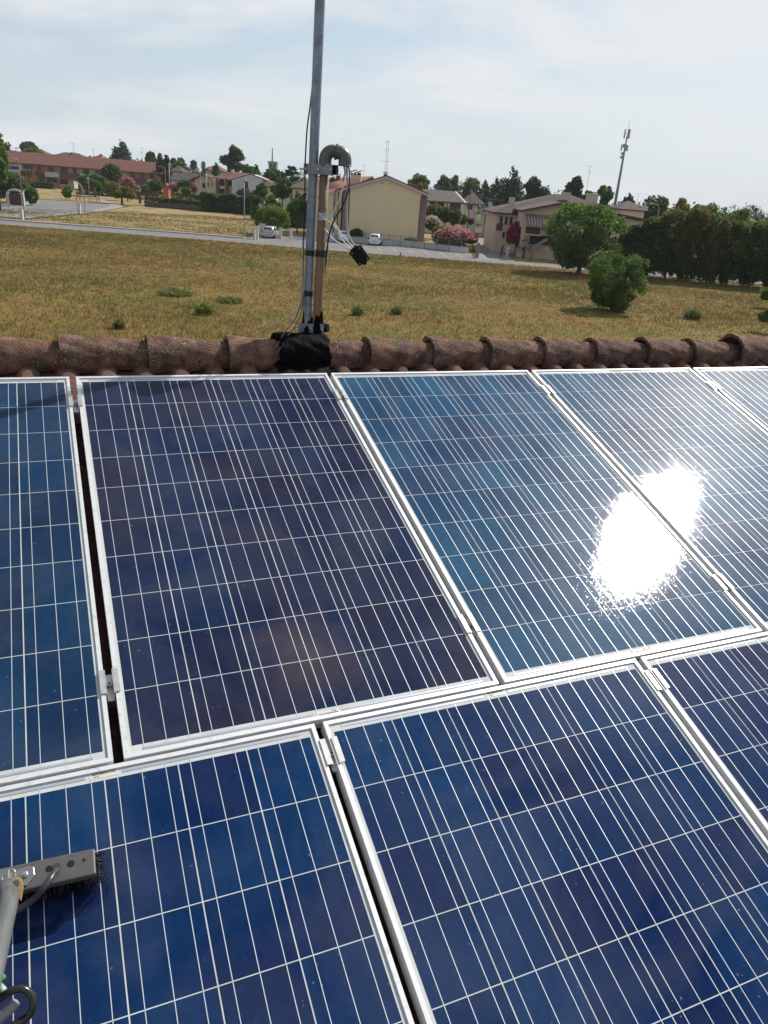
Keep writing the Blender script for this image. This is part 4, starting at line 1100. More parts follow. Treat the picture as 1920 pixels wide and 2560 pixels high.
# the two lone trees in the field
T('broad light green tree by the road, left of and behind the lone round bush', 88.3, (1366, 516, 1552, 668), 'shrubby', 'mid', 17000, .15, fork=7, second=('bright', .18, .2))
T('lone round dark green bush tree standing in the open field with its shadow', 59.2, (1468, 634, 1612, 770), 'shrubby', 'mid', 19000, .085, fork=7)
T('small green shrub in the field at the right edge, upper one', 69, (1900, 720, 1945, 750), 'round', 'bright', 1600, .12, cat='shrub', name='shrub', trunk=False)
T('small dark shrub in the field at the right edge, lower one', 54, (1901, 772, 1945, 808), 'round', 'mid', 1600, .10, cat='shrub', name='shrub', trunk=False)
# gardens round the driveway
T('large rounded oleander covered in pale pink blossom beside the driveway', 110, (1092, 570, 1186, 628), 'round', 'dark', 8000, .13, second=('pink', .50, .0), cat='shrub', name='oleander', trunk=False)
T('magenta bougainvillea climbing at the corner of the awning house', 108, (1270, 558, 1314, 618), 'round', 'mid', 2600, .13, second=('magenta', .95, -.5), cat='shrub', name='bougainvillea')
T('rounded olive green shrub behind the yellow house, leftmost of three', 135, (1066, 512, 1105, 548), 'ball', 'olive', 2000, .2, cat='shrub', name='shrub')
T('dark egg shaped shrub between two olive green ones', 134, (1100, 517, 1127, 556), 'oval', 'dark', 1600, .2, cat='shrub', name='shrub')
T('blue green rounded shrub, rightmost of three behind the yellow house', 133, (1122, 524, 1153, 560), 'ball', 'olive', 1800, .2, cat='shrub', name='shrub')
T('white flowering bush over dark leaves at the back corner of the yellow house', 128, (1063, 541, 1098, 577), 'round', 'dark', 1900, .18, second=('white', .35, .0), cat='shrub', name='shrub', trunk=False)
T('clipped dark cube shaped shrub in the garden before the brown roofed house', 142, (1145, 538, 1168, 560), 'ball', 'dark', 1000, .2, cat='shrub', name='shrub', trunk=False)
T('low yellow green shrub behind the low wall, left of the oleander', 118, (1082, 566, 1118, 588), 'round', 'yellow', 1200, .16, cat='shrub', name='shrub', trunk=False)
T('small reddish shrub under the street pole', 143, (1170, 546, 1186, 562), 'round', 'olive', 500, .2, second=('magenta', .3, -.2), cat='shrub', name='shrub', trunk=False)
T('low yellow green cushion shrub at the end of the driveway', 133, (1225, 595, 1236, 604), 'round', 'yellow', 300, .16, cat='shrub', name='shrub', trunk=False)

# palm beside the driveway gate
pc = at(1308, 640, 105.5); t = thing('palm', 'small fan palm with drooping fronds inside the driveway fence', 'palm', (pc.x, 105.5, 0))
MB().tube([(0, 0, 0), (.04, 0, .7), (0, 0, 1.4)], .16, 8, r1=.12).build('trunk', m_bark, t)
rg = np.random.default_rng(9)
for i in range(26):
    a = i * 2.4; el = rg.uniform(-.35, 1.1); L_ = rg.uniform(.95, 1.35); v = []
    dx, dy = math.cos(a), math.sin(a)
    base = np.array([0, 0, 1.4 + .1 * el]); tip = base + np.array([dx * math.cos(el), dy * math.cos(el), math.sin(el)]) * L_ * .55
    for j in range(13):
        fa = (j - 6) * .16; ex = tip + np.array([math.cos(a + fa) * math.cos(el), math.sin(a + fa) * math.cos(el), math.sin(el) - .35 - abs(fa) * .4]) * L_ * .5
        w_ = np.array([-dy, dx, 0]) * .03; v += [tip - w_, tip + w_, ex]
    w_ = np.array([-dy, dx, 0]) * .012; v += [base - w_, base + w_, tip]
    link('frond', arr_mesh('frond', np.array(v), np.arange(len(v)).reshape(-1, 3)), LEAF['olive'], t)

# hedges
def hedge(label, pts, h, w, leaf, n, size, sd):
    rg = np.random.default_rng(sd); P_ = [np.array(p) for p in pts]; x0, y0 = pts[0]
    seg = [np.linalg.norm(P_[i + 1] - P_[i]) for i in range(len(P_) - 1)]; tot = sum(seg)
    s = rg.uniform(0, tot, n); q = np.zeros((n, 3)); acc = 0
    for i, L_ in enumerate(seg):
        m_ = (s >= acc) & (s <= acc + L_); f_ = ((s[m_] - acc) / L_)[:, None]; q[m_, :2] = P_[i] * (1 - f_) + P_[i + 1] * f_; acc += L_
    th = rg.uniform(0, 2 * math.pi, n); r = rg.uniform(.82, 1.06, n)
    hh_ = h * (1 + .06 * np.sin(s * 1.3) + .04 * np.sin(s * 3.1))
    q[:, 1] += np.clip(np.cos(th) * 1.3, -1, 1) * w / 2 * r; q[:, 2] = hh_ * .5 + np.clip(np.sin(th) * 1.3, -1, 1) * hh_ * .5 * r
    a = rg.normal(0, 1, (n, 3)) * size; b = rg.normal(0, 1, (n, 3)) * size * .6
    v = np.stack([q - a, q - b, q + a, q + b], 1).reshape(-1, 3) - np.array([x0, y0, 0])
    o = link('hedge', arr_mesh('hedge', v, np.arange(n * 4).reshape(-1, 4)), LEAF[leaf]); o.location = (x0, y0, 0)
    return tag(o, label, 'hedge')
hedge('long high dark green hedge across the back of the parched lawn', [gp(503, 529), gp(560, 532), gp(636, 538)], 3.3, 1.6, 'dark', 9000, .17, 31)
hedge('low dark hedge on a garden wall left of the high hedge', [gp(363, 515), gp(430, 520), gp(505, 527)], 1.7, 1.0, 'dark', 4200, .15, 32)
hedge('dark hedge of the back gardens behind the meadow', [(-84, 205), (-62, 203), (-46, 200)], 2.0, 1.2, 'dark', 3200, .22, 33)
hedge('dark clipped hedge in the shade left of the mast', [gp(708, 566), gp(770, 572)], 2.4, 1.2, 'dark', 3600, .13, 34)
hedge('low hedge in front of the ground floor of the long terrace', [(-117, 222), (-98, 224)], 1.6, 1.0, 'dark', 1800, .25, 35)
# distant woods on the horizon
blb = []; rg = np.random.default_rng(50)
for i in range(250):
    x = -330 + 3.1 * i + rg.uniform(-2, 2); h = rg.uniform(5.0, 8.6) + (2.2 if rg.uniform() > .8 else 0)
    blb.append((x, rg.uniform(390, 460), h * .55, rg.uniform(3, 5.5), 3.5, h * .62))
for xa_, xb_, yy_, hm in ((-75, -40, 262, 8.2), (-50, -22, 255, 8.4), (6, 24, 232, 9.6), (10, 46, 250, 10.2), (40, 66, 228, 8.0), (62, 130, 215, 8.6), (-140, -75, 300, 9.5)):
    for i in range(int((xb_ - xa_) / 2.6)):
        h = hm * rg.uniform(.62, 1.05); blb.append((rg.uniform(xa_, xb_), yy_ + rg.uniform(-9, 9), h * .55, rg.uniform(1.8, 3.2), 2.4, h * .5))
v, f = leaf_cloud(blb, 60000, .50, 51, .55)
tag(link('distant_woods', arr_mesh('distant_woods', v, f), leaf_mat('hazy_leaves', (.045, .07, .035), (.06, .085, .045))), None, None, kind='stuff')

# ------------------------------------------------------------------ buildings
def pxm(px, py, Y): return Y / ray(px, py)[1] / F_PX          # metres per pixel of the photograph at distance Y
m_rooft = mat('terracotta_roof', (.22, .085, .052), .85, (.15, .062, .042), scale=1.2, detail=6, world_space=True, bump=.6, bscale=9)
m_roofd = mat('brown_roof', (.085, .058, .047), .9, (.060, .044, .037), scale=1.0, detail=6, world_space=True, bump=.6, bscale=9)
m_roofg = mat('grey_brown_roof', (.105, .082, .070), .9, (.078, .063, .055), scale=1.0, detail=6, world_space=True, bump=.6, bscale=9)
m_roofy = mat('yellow_house_tiles', (.36, .13, .085), .85, (.24, .085, .06), scale=3.0, detail=6, world_space=True)
m_yel = mat('yellow_render', (.80, .65, .41), .92, (.75, .60, .375), scale=.35, detail=7, world_space=True)
m_mauve = mat('mauve_render', (.30, .235, .215), .92, (.26, .205, .19), scale=.5, world_space=True)
m_cream = mat('cream_render', (.64, .53, .39), .92, (.57, .47, .35), scale=.5, world_space=True)
m_white = mat('white_render', (.62, .61, .60), .92, (.54, .53, .52), scale=.5, world_space=True)
m_orange = mat('orange_render', (.46, .20, .10), .92, (.40, .17, .085), scale=.5, world_space=True)
m_pale = mat('pale_yellow_render', (.52, .38, .20), .92, (.47, .34, .18), scale=.5, world_space=True)
m_brick = mat('brown_brick', (.24, .095, .06), .92, (.18, .07, .045), scale=3, world_space=True)
m_glass = mat('window_glass', (.022, .024, .028), .12, spec=.6)
m_dkwin = mat('dark_shutter', (.050, .028, .020), .6)
m_frame = mat('window_frame_white', (.55, .53, .50), .6)
m_wood = mat('brown_wood', (.12, .05, .035), .7, (.09, .04, .028), scale=2)
m_trim = mat('pinkish_trim', (.55, .46, .43), .8)
m_balc = mat('pale_balcony', (.48, .50, .51), .8)
m_awnb = mat('red_brown_canopy', (.14, .050, .040), .8)

class Bld:
    def __init__(s, label, Y, px, cat='house', name='house', group=None):
        s.Y = Y; s.o = at(px, 480, Y).x; s.t = thing(name, label, cat, (s.o, Y, 0), 0, group)
    def L(s, px, py, Y=None):
        p = at(px, py, Y or s.Y); return (p.x - s.o, p.y - s.Y, p.z)
    def wall(s, px0, px1, top, m, y0=0.0, y1=8.0, name='wall', z0=0.0):
        """top: list of (px, py) along the upper edge at the front plane, left to right"""
        P_ = [s.L(px, py, s.Y + y0) for px, py in top]
        poly = [(P_[0][0], z0), (P_[-1][0], z0)] + [(p[0], p[2]) for p in P_[::-1]]
        return MB().prism(poly, 'y', y0, y1).build(name, m, s.t)
    def gable(s, x0, x1, ya, yb, ze, zr, m, axis='x', ov=.5, th=.22, name='roof', xr=None, trim=None, ribs=0):
        mb = MB(); rb = MB()
        if axis == 'x':      # ridge along x
            ym = (ya + yb) / 2; k = (zr - ze) / (ym - ya)
            for sgn in (-1, 1):
                ye = ya - ov if sgn < 0 else yb + ov; z_e = ze - ov * k
                mb.prism([(ye, z_e), (ym, zr), (ym, zr + th), (ye, z_e + th)] if sgn < 0 else [(ym, zr), (ye, z_e), (ye, z_e + th), (ym, zr + th)], 'x', x0 - ov, x1 + ov)
                if ribs and sgn < 0:
                    n = int((x1 - x0 + 2 * ov) / ribs)
                    for i in range(n):
                        x = x0 - ov + (i + .5) * ribs
                        rb.add([(x - ribs * .25, ye, z_e + th + .004), (x + ribs * .25, ye, z_e + th + .004), (x, ye, z_e + th + .09), (x - ribs * .25, ym, zr + th + .004), (x + ribs * .25, ym, zr + th + .004), (x, ym, zr + th + .09)], [(0, 1, 2), (3, 5, 4), (0, 2, 5, 3), (1, 4, 5, 2), (0, 3, 4, 1)])
        else:
            xm = (x0 + x1) / 2 if xr is None else xr
            for sgn in (-1, 1):
                xe = x0 - ov if sgn < 0 else x1 + ov; k = (zr - ze) / abs(xm - (x0 if sgn < 0 else x1)); z_e = ze - ov * k
                mb.prism([(xe, z_e), (xm, zr), (xm, zr + th), (xe, z_e + th)] if sgn < 0 else [(xm, zr), (xe, z_e), (xe, z_e + th), (xm, zr + th)], 'y', ya - ov, yb + ov)
                if trim: rb.prism([(xe, z_e - .16), (xm, zr - .16), (xm, zr + th * .5), (xe, z_e + th * .5)] if sgn < 0 else [(xm, zr - .16), (xe, z_e - .16), (xe, z_e + th * .5), (xm, zr + th * .5)], 'y', ya - ov - .06, ya - ov - .004)
        r = mb.build(name, m, s.t)
        if ribs: o = rb.build('tile_rows', m, r); o['kind'] = 'stuff'
        if trim: rb.build('bargeboard', trim, r)
        return r
    def hip(s, x0, x1, ya, yb, ze, zr, m, ov=.5, rx=None):
        ym = (ya + yb) / 2; h = (yb - ya) / 2 if rx is None else rx
        a, b, c, d = (x0 - ov, ya - ov, ze), (x1 + ov, ya - ov, ze), (x1 + ov, yb + ov, ze), (x0 - ov, yb + ov, ze)
        e, f_ = (x0 + h, ym, zr), (x1 - h, ym, zr)
        if e[0] > f_[0]: e = f_ = ((x0 + x1) / 2, ym, zr)
        low = [(p[0], p[1], p[2] - .2) for p in (a, b, c, d)]
        vs_ = [a, b, c, d, e, f_] + low
        return MB().add(vs_, [(0, 1, 5, 4), (1, 2, 5), (2, 3, 4, 5), (3, 0, 4), (0, 6, 7, 1), (1, 7, 8, 2), (2, 8, 9, 3), (3, 9, 6, 0), (9, 8, 7, 6)]).build('roof', m, s.t)
    def win(s, px0, py0, px1, py1, y=0.0, m=None, frame=True, name='window', split=True):
        c0 = s.L((px0 + px1) / 2, (py0 + py1) / 2, s.Y + y); k = pxm((px0 + px1) / 2, (py0 + py1) / 2, s.Y + y)
        w = (px1 - px0) * k / 2; h = (py1 - py0) * k / 2; x, z = c0[0], c0[2]
        mb = MB(); fr = .07; y0 = y - .05; y1 = y - .002
        for a in ((x - w, x - w + fr, z - h, z + h), (x + w - fr, x + w, z - h, z + h), (x - w + fr, x + w - fr, z - h, z - h + fr), (x - w + fr, x + w - fr, z + h - fr, z + h)):
            mb.box(a[0], a[1], y0, y1, a[2], a[3])
        if split and w > .5: mb.box(x - .03, x + .03, y0, y1, z - h + fr, z + h - fr)
        o = mb.build(name, m_frame if frame else (m or m_dkwin), s.t)
        MB().box(x - w + fr, x + w - fr, y - .03, y - .004, z - h + fr, z + h - fr).build('pane', m or m_glass, o)
        return o
    def block(s, px0, py0, px1, py1, y0, y1, m, name, bevel=0):
        c0 = s.L((px0 + px1) / 2, (py0 + py1) / 2, s.Y + y0); k = pxm((px0 + px1) / 2, (py0 + py1) / 2, s.Y + y0)
        w = (px1 - px0) * k / 2; h = (py1 - py0) * k / 2
        return MB().box(c0[0] - w, c0[0] + w, y0, y1, c0[2] - h, c0[2] + h).build(name, m, s.t, bevel=bevel)
    def chimney(s, px0, py0, px1, py1, y, m, cap=None):
        o = s.block(px0, py0, px1, py1, y, y + .8, m, 'chimney')
        c0 = s.L((px0 + px1) / 2, py0, s.Y + y); k = pxm(px0, py0, s.Y + y); w = (px1 - px0) * k / 2 + .08
        MB().box(c0[0] - w, c0[0] + w, y - .08, y + .88, c0[2] + .12, c0[2] + .22).build('chimney_cap', cap or m, o)
        return o

# long terrace
b = Bld('long two storey terrace with one red tiled roof, orange and yellow fronts and balconies', 235, 200)
def lv(px, z): return None
zE, zR = 6.15, 8.75
xs = [(-40, 58, m_white), (58, 148, m_orange), (148, 199, m_pale), (199, 318, m_pale), (318, 402, m_orange)]
for a, c, m in xs:
    xa, xc = b.L(a, 440)[0], b.L(c, 440)[0]
    MB().box(xa + .002, xc - .002, 0, 10, 0, zE + .2).build('wall', m, b.t)
x0_, x1_ = b.L(-40, 440)[0], b.L(402, 440)[0]
b.gable(x0_, x1_, 0, 10, zE, zR, m_rooft, ov=.7)
MB().box(x0_ - .7, x1_ + .7, -.86, -.72, zE - .45, zE - .30).build('gutter', m_wood, b.t)
for r in ((59, 411, 82, 424), (92.6, 412, 103, 426), (121.5, 418, 134.5, 431), (150, 417, 169, 430.5), (182, 418.5, 191.5, 432), (207, 424, 223, 437), (237, 423, 253, 436.5), (298, 428, 307, 443), (325, 430.5, 336, 443), (350, 431.5, 359, 444.5), (376, 434, 386, 449), (22, 416, 48, 425),
          (97, 443, 111, 454), (118, 445, 143, 456), (150, 448, 170, 460), (205, 452, 222, 463), (240, 450, 253, 460), (328, 460, 340, 471), (352, 460, 366, 472)):
    b.win(*r, frame=False, m=m_glass)
for r in ((109, 431, 148, 442), (200, 436, 236, 447), (19, 424, 49, 436), (366, 449, 390, 458)):
    b.block(*r, -1.3, -1.15, m_balc, 'balcony')
for r in ((84, 429, 110, 439), (149, 433, 199, 444), (320, 445, 366, 457)):
    b.block(*r, -1.6, -.01, m_awnb, 'canopy')
for px, py in ((38, 391), (133, 397), (219, 404), (303, 410)):
    b.block(px - 6, py - 2.5, px + 6, py + 1.5, 3.2, 4.2, m_brick, 'chimney')

# yellow house
b = Bld('yellow house with a big blank gable wall facing the car park', 113.5, 965)
k = pxm(965, 500, 113.5)
PL_, PA, PR = b.L(858.6, 470), b.L(967.6, 440.5), b.L(1072.5, 486)
apex = PA; slL = (PA[2] - PL_[2]) / (PA[0] - PL_[0]); slR = (PA[2] - PR[2]) / (PR[0] - PA[0])
xL, xR = b.L(874, 520)[0], b.L(1051, 520)[0]
th = .26
def zl(x): return PA[2] - .30 - (PA[0] - x) * slL if x < PA[0] else PA[2] - .30 - (x - PA[0]) * slR
MB().prism([(xL, 0), (xR, 0), (xR, zl(xR)), (PA[0], zl(PA[0])), (xL, zl(xL))], 'y', 0, 12).build('gable_wall', m_yel, b.t)
xl2, xr2 = b.L(855.5, 520)[0], b.L(1067, 520)[0]
MB().prism([(xl2, 0), (xL - .003, 0), (xL - .003, zl(xL) - .02), (xl2, zl(xl2) - .02)], 'y', 1.1, 11).build('recessed_wall', m_mauve, b.t)
MB().prism([(xR + .003, 0), (xr2, 0), (xr2, zl(xr2) - .02), (xR + .003, zl(xR) - .02)], 'y', 1.1, 11).build('recessed_wall', m_mauve, b.t)
mb = MB(); mb.prism([(PL_[0], PL_[2] - .02), (PA[0], PA[2] - .02), (PA[0], PA[2] + .14), (PL_[0], PL_[2] + .14)], 'y', -.45, 13)
mb.prism([(PA[0], PA[2] - .02), (PR[0], PR[2] - .02), (PR[0], PR[2] + .14), (PA[0], PA[2] + .14)], 'y', -.45, 13)
rf = mb.build('roof', m_roofy, b.t)
mb = MB(); mb.prism([(PL_[0], PL_[2] - .30), (PA[0], PA[2] - .30), (PA[0], PA[2] - .022), (PL_[0], PL_[2] - .022)], 'y', -.43, -.02)
mb.prism([(PA[0], PA[2] - .30), (PR[0], PR[2] - .30), (PR[0], PR[2] - .022), (PA[0], PA[2] - .022)], 'y', -.43, -.02)
mb.build('bargeboard', m_trim, rf)
rf2 = MB()
for i in range(34):
    y = -.42 + i * .38
    rf2.box(PR[0] - .5, PR[0] + .02, y, y + .2, PR[2] + .12, PR[2] + .2)
rf2.build('verge_tiles', m_roofy, rf)
# left block, set back, and the high cross roof behind with its rows of tiles
F0, F1 = b.L(764, 497, 115.6), b.L(857, 473.2, 115.6); B0, B1 = b.L(782, 446.5, 124), b.L(934, 441.5, 124)
zt = lambda x: F0[2] + (F1[2] - F0[2]) * (x - F0[0]) / (F1[0] - F0[0])
MB().prism([(F0[0] + .4, 0), (F1[0] - .05, 0), (F1[0] - .05, zt(F1[0] - .05) - .3), (F0[0] + .4, zt(F0[0] + .4) - .3)], 'y', 2.2, 10).build('side_wall', m_yel, b.t)
xs0 = b.L(835, 520, 115.6)[0]
MB().box(xs0 - .12, xs0 + .12, 2.05, 2.198, 0, 6.3).build('pilaster', m_mauve, b.t)
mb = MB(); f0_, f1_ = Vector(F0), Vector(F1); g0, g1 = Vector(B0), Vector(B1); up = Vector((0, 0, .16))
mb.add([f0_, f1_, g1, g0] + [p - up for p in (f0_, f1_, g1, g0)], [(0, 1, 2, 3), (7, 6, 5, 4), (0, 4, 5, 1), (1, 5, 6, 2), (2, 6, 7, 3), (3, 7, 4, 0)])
rf3 = mb.build('cross_roof', mat('tile_gutter_shade', (.07, .028, .022), .9), b.t)  # shade between the tile rows is put into this dark base colour
mb = MB(); nR = 30
e0, e1 = f0_, f1_
h0, h1 = g0, g1
for i in range(nR):
    a0, a1 = (i + .12) / nR, (i + .62) / nR
    p = [e0.lerp(e1, a0), e0.lerp(e1, a1), h0.lerp(h1, a1), h0.lerp(h1, a0)]; q = [(p[0] + p[1]) / 2 + Vector((0, 0, .11)), (p[2] + p[3]) / 2 + Vector((0, 0, .11))]
    z_ = Vector((0, 0, .005)); p = [x + z_ for x in p]
    mb.add(p + q, [(0, 1, 4), (2, 3, 5), (0, 4, 5, 3), (1, 2, 5, 4), (0, 3, 2, 1)])
mb.build('tile_rows', mat('pale_tile_rows', (.38, .155, .11), .85, (.28, .11, .08), scale=2, world_space=True), rf3)
mb = MB(); mb.add([f0_ + Vector((0, -.02, -.30)), f1_ + Vector((0, -.02, -.30)), f1_ + Vector((0, -.02, .0)), f0_ + Vector((0, -.02, .0)), f0_ + Vector((0, .3, -.30)), f1_ + Vector((0, .3, -.30)), f1_ + Vector((0, .3, -.17)), f0_ + Vector((0, .3, -.17))],
       [(0, 1, 2, 3), (4, 7, 6, 5), (0, 4, 5, 1), (3, 2, 6, 7)])
mb.build('bargeboard', m_trim, rf3)
# back side of cross roof
MB().add([B0, B1, (B1[0], B1[1] + 6, 5.6), (B0[0], B0[1] + 6, 5.6)], [(3, 2, 1, 0)]).build('cross_roof_back', m_roofy, b.t)
ch = b.block(877, 436, 902, 462, 4.5, 5.5, m_cream, 'chimney')
for p0, p1 in (((874.5, 430), (892, 425.5)), ((889, 431.5), (904.5, 427.5))):
    a, c = b.L(*p0, 118.0), b.L(*p1, 118.0)
    MB().add([(a[0], 4.35, a[2]), (c[0], 4.35, c[2]), (c[0], 5.6, c[2]), (a[0], 5.6, a[2])] + [(a[0], 4.35, a[2] + .1), (c[0], 4.35, c[2] + .1), (c[0], 5.6, c[2] + .1), (a[0], 5.6, a[2] + .1)],
             [(3, 2, 1, 0), (4, 5, 6, 7), (0, 1, 5, 4), (1, 2, 6, 5), (2, 3, 7, 6), (3, 0, 4, 7)]).build('cap_slab', m_brick, ch)
for r in ((877, 431, 881, 436), (884.5, 430, 890, 436), (893, 431.5, 902, 436)):
    c = b.L((r[0] + r[2]) / 2, (r[1] + r[3]) / 2, 118.0); w_ = (r[2] - r[0]) * k / 2
    MB().box(c[0] - w_, c[0] + w_, 4.5, 5.4, c[2] - .2, c[2] + .12).build('brick_pier', m_brick, ch)
b.chimney(840, 439, 850, 452, 9, m_brick); b.chimney(827, 443, 836, 450, 9, m_wood)
b.chimney(959, 434, 968, 441, 1.2, m_brick)
for px, py in ((956, 458), (976, 459.5)):
    c = b.L(px, py); MB().cyl((c[0], -.012, c[2]), (c[0], .02, c[2]), .09, 12).build('wall_vent', m_dkwin, b.t)
for px, y in ((1050.3, -.09), (852.5, 1.0), (841, 2.1)):
    x = b.L(px, 520)[0]; MB().cyl((x, y, 0), (x, y, 6.3), .055, 8).build('downpipe', m_wood, b.t)

def antenna(label, px, ptop, pbase, Y, arms, r=.022):
    a, c = at(px[0], pbase, Y), at(px[1], ptop, Y); t = thing('tv_antenna', label, 'antenna', tuple(a), group='television aerials on the roofs')
    c = Vector((a.x + (c.x - a.x) * .5, a.y, c.z))
    MB().cyl((0, 0, 0), tuple(c - a), r, 6).build('mast', m_clampm, t)
    H = c.z - a.z
    for f_, w_, n in arms:
        z = H * f_; mb = MB(); mb.cyl((-w_, 0, z), (w_ * .6, 0, z), r * .7, 5)
        for i in range(n):
            x = -w_ + 1.6 * w_ * i / max(1, n - 1); mb.cyl((x, -.25, z), (x, .25, z), r * .4, 4)
        mb.build('aerial', m_clampm, t)
    return t
antenna('taller twin television aerial on the yellow gable, left mast', (962.5, 966.5), 352, 438, 114.8, ((.97, .30, 5), (.68, .35, 4), (.40, .75, 3)))
antenna('taller twin television aerial on the yellow gable, right mast', (966.5, 971.5), 352, 438, 115.3, ((.99, .35, 5), (.76, .42, 4)))
antenna('single aerial above the big cream chimney of the yellow house', (909, 909.8), 411, 444, 121, ((.93, .42, 4), (.5, .6, 3)))
antenna('slim aerial with a short crossbar on the awning house', (1464, 1475), 414, 492, 118, ((.98, .55, 5), (.80, .35, 3)))
antenna('low aerial on the roof right of the phone mast', (1592, 1596), 483, 512, 150, ((.95, .5, 3),))
antenna('thin aerial on the distant orange roof behind the terrace', (234, 234), 372, 396, 310, ((.95, 1.0, 4),), r=.06)
antenna('tall thin aerial behind the terrace, left of the spruce', (184, 184), 358, 388, 320, ((.97, 1.1, 3),), r=.06)
antenna('pair of thin aerials on the skyline right of the spruce', (356, 356), 370, 408, 290, ((.97, .8, 3), (.7, .6, 3)), r=.05)

# house with awning on the right
b = Bld('large cream house with brown roof and striped awning right of the driveway', 112.5, 1400)
xa, xb = b.L(1241, 540)[0], b.L(1600, 540)[0]
MB().box(xa, xb, 0, 14, 0, 5.2).build('wall', m_cream, b.t)
b.hip(xa, xb + .5, 0, 14, 5.25, 8.15, m_roofd, ov=.7, rx=8.8)
Yf = 105.5; y0 = Yf - 112.5
q = [b.L(1303, 529, Yf), b.L(1406, 509.5, Yf), b.L(1651, 559, Yf)]
MB().prism([(q[0][0] + .5, 0), (q[2][0] - .6, 0), (q[2][0] - .6, q[2][2] - .1), (q[1][0], q[1][2] - .12), (q[0][0] + .5, q[0][2] + .02)], 'y', y0 + .9, -.003).build('gable_wall', m_cream, b.t)
mb = MB()
mb.prism([(q[0][0], q[0][2]), (q[1][0], q[1][2]), (q[1][0], q[1][2] + .2), (q[0][0], q[0][2] + .2)], 'y', y0, 6)
mb.prism([(q[1][0], q[1][2]), (q[2][0], q[2][2]), (q[2][0], q[2][2] + .2), (q[1][0], q[1][2] + .2)], 'y', y0, 6)
r_ = mb.build('gable_roof', m_roofd, b.t)
mb = MB(); mb.prism([(q[0][0], q[0][2] - .06), (q[1][0], q[1][2] - .06), (q[1][0], q[1][2] + .13), (q[0][0], q[0][2] + .13)], 'y', y0 - .08, y0 - .003)
mb.prism([(q[1][0], q[1][2] - .06), (q[2][0], q[2][2] - .06), (q[2][0], q[2][2] + .13), (q[1][0], q[1][2] + .13)], 'y', y0 - .08, y0 - .003); mb.build('gutter', m_wood, r_)
b.chimney(1405, 481, 1427, 494, 4.5, m_cream, m_brick); b.chimney(1467, 484, 1495, 508, 1.0, m_cream, m_roofg); b.chimney(1273, 494, 1287, 520, 3.0, m_cream, m_roofg)
for r in ((1249, 541, 1256, 560), (1262, 543, 1269, 561), (1274, 543, 1281, 561)): b.win(*r, m=m_dkwin, frame=False)
for r in ((1256, 581, 1262, 594), (1266, 584, 1271, 600)): b.win(*r, m=m_glass, frame=False)
b.block(1241, 559, 1257, 576, -1.2, -1.12, m_wood, 'balcony_rail')
b.win(1300, 541, 1310, 566, y=y0 + .9, m=m_frame, frame=False)
b.block(1314, 568, 1350, 585, y0 + .85, y0 + .898, m_awnb, 'loggia')
b.block(1314, 586, 1352, 589, y0 - .5, y0 + .89, m_cream, 'loggia_slab')
b.block(1324, 590, 1385, 612, y0 + .80, y0 + .897, mat('shade_opening', (.03, .028, .026), .9), 'cellar_opening')
# striped awning
A0, A1 = b.L(1314, 534, Yf + .9), b.L(1392, 540, Yf + .9); C0, C1 = b.L(1319, 560, Yf - 1.5), b.L(1388, 566, Yf - 1.5)
mba, mbb = MB(), MB(); ns = 20
for i in range(ns):
    a_, c_ = i / ns, (i + 1) / ns
    p = [Vector(C0).lerp(Vector(C1), a_), Vector(C0).lerp(Vector(C1), c_), Vector(A0).lerp(Vector(A1), c_), Vector(A0).lerp(Vector(A1), a_)]
    dn = Vector((0, 0, -.28)); q_ = [p[0] + dn, p[1] + dn]
    (mba if i % 2 else mbb).add(p + q_, [(0, 1, 2, 3), (4, 5, 1, 0)])
aw = mba.build('awning', mat('awning_cream', (.50, .43, .40), .8, transl=.3), b.t)
mbb.build('awning_stripe', mat('awning_stripe', (.26, .12, .14), .8, transl=.3), aw)
# outside stair
mb = MB(); s0, s1 = b.L(1330, 616, Yf - .3), b.L(1368, 594, Yf - .3)
for i in range(9):
    f_ = i / 9; x = s0[0] + (s1[0] - s0[0]) * f_; z = s0[2] + (s1[2] - s0[2]) * f_
    mb.box(x, x + (s1[0] - s0[0]) / 9 + .02, y0 - .9, y0 + .75, max(0, z - .25), max(.1, z))
mb.build('stair', m_kerb, b.t)

# houses behind
b = Bld('grey brown roofed house with white pillars behind the yellow house', 150, 1110)
q = [b.L(1056, 500), b.L(1163, 507), b.L(1058, 472, 157), b.L(1136, 478.5, 157)]
MB().box(q[0][0] + .4, q[1][0] - .8, .8, 12, 0, q[1][2] - .1).build('wall', m_cream, b.t)
v = [Vector(p) for p in (q[0], q[1], q[3], q[2])]; dn = Vector((0, 0, -.2))
MB().add(v + [p + dn for p in v], [(0, 1, 2, 3), (7, 6, 5, 4), (0, 4, 5, 1), (1, 5, 6, 2), (2, 6, 7, 3), (3, 7, 4, 0)]).build('roof', m_roofg, b.t)
MB().add([v[1] + Vector((.02, 0, .02)), v[1] + Vector((.35, 0, .02)), v[2] + Vector((.35, 0, .02)), v[2] + Vector((.02, 0, .02))], [(0, 1, 2, 3)]).build('verge', m_frame, b.t)
for px in (1071, 1090, 1113, 1121, 1154): b.block(px - 1.8, 502, px + 1.8, 535, .2, .6, m_white, 'pillar')
for r in ((1074, 503, 1087, 522), (1094, 504, 1110, 530), (1125, 506, 1150, 534)): b.win(*r, y=.8, m=m_wood, frame=False)
b = Bld('small white walled house with brown hip roof right of the pillared one', 160, 1183)
xa, xb = b.L(1163, 520)[0], b.L(1194, 520)[0]
zt_ = b.L(1180, 508)[2]
MB().box(xa, xb, 0, 8, 0, zt_).build('wall', m_white, b.t); b.hip(xa, xb + .6, 0, 8, zt_ - .05, zt_ + 2.0, m_roofd, ov=.8)
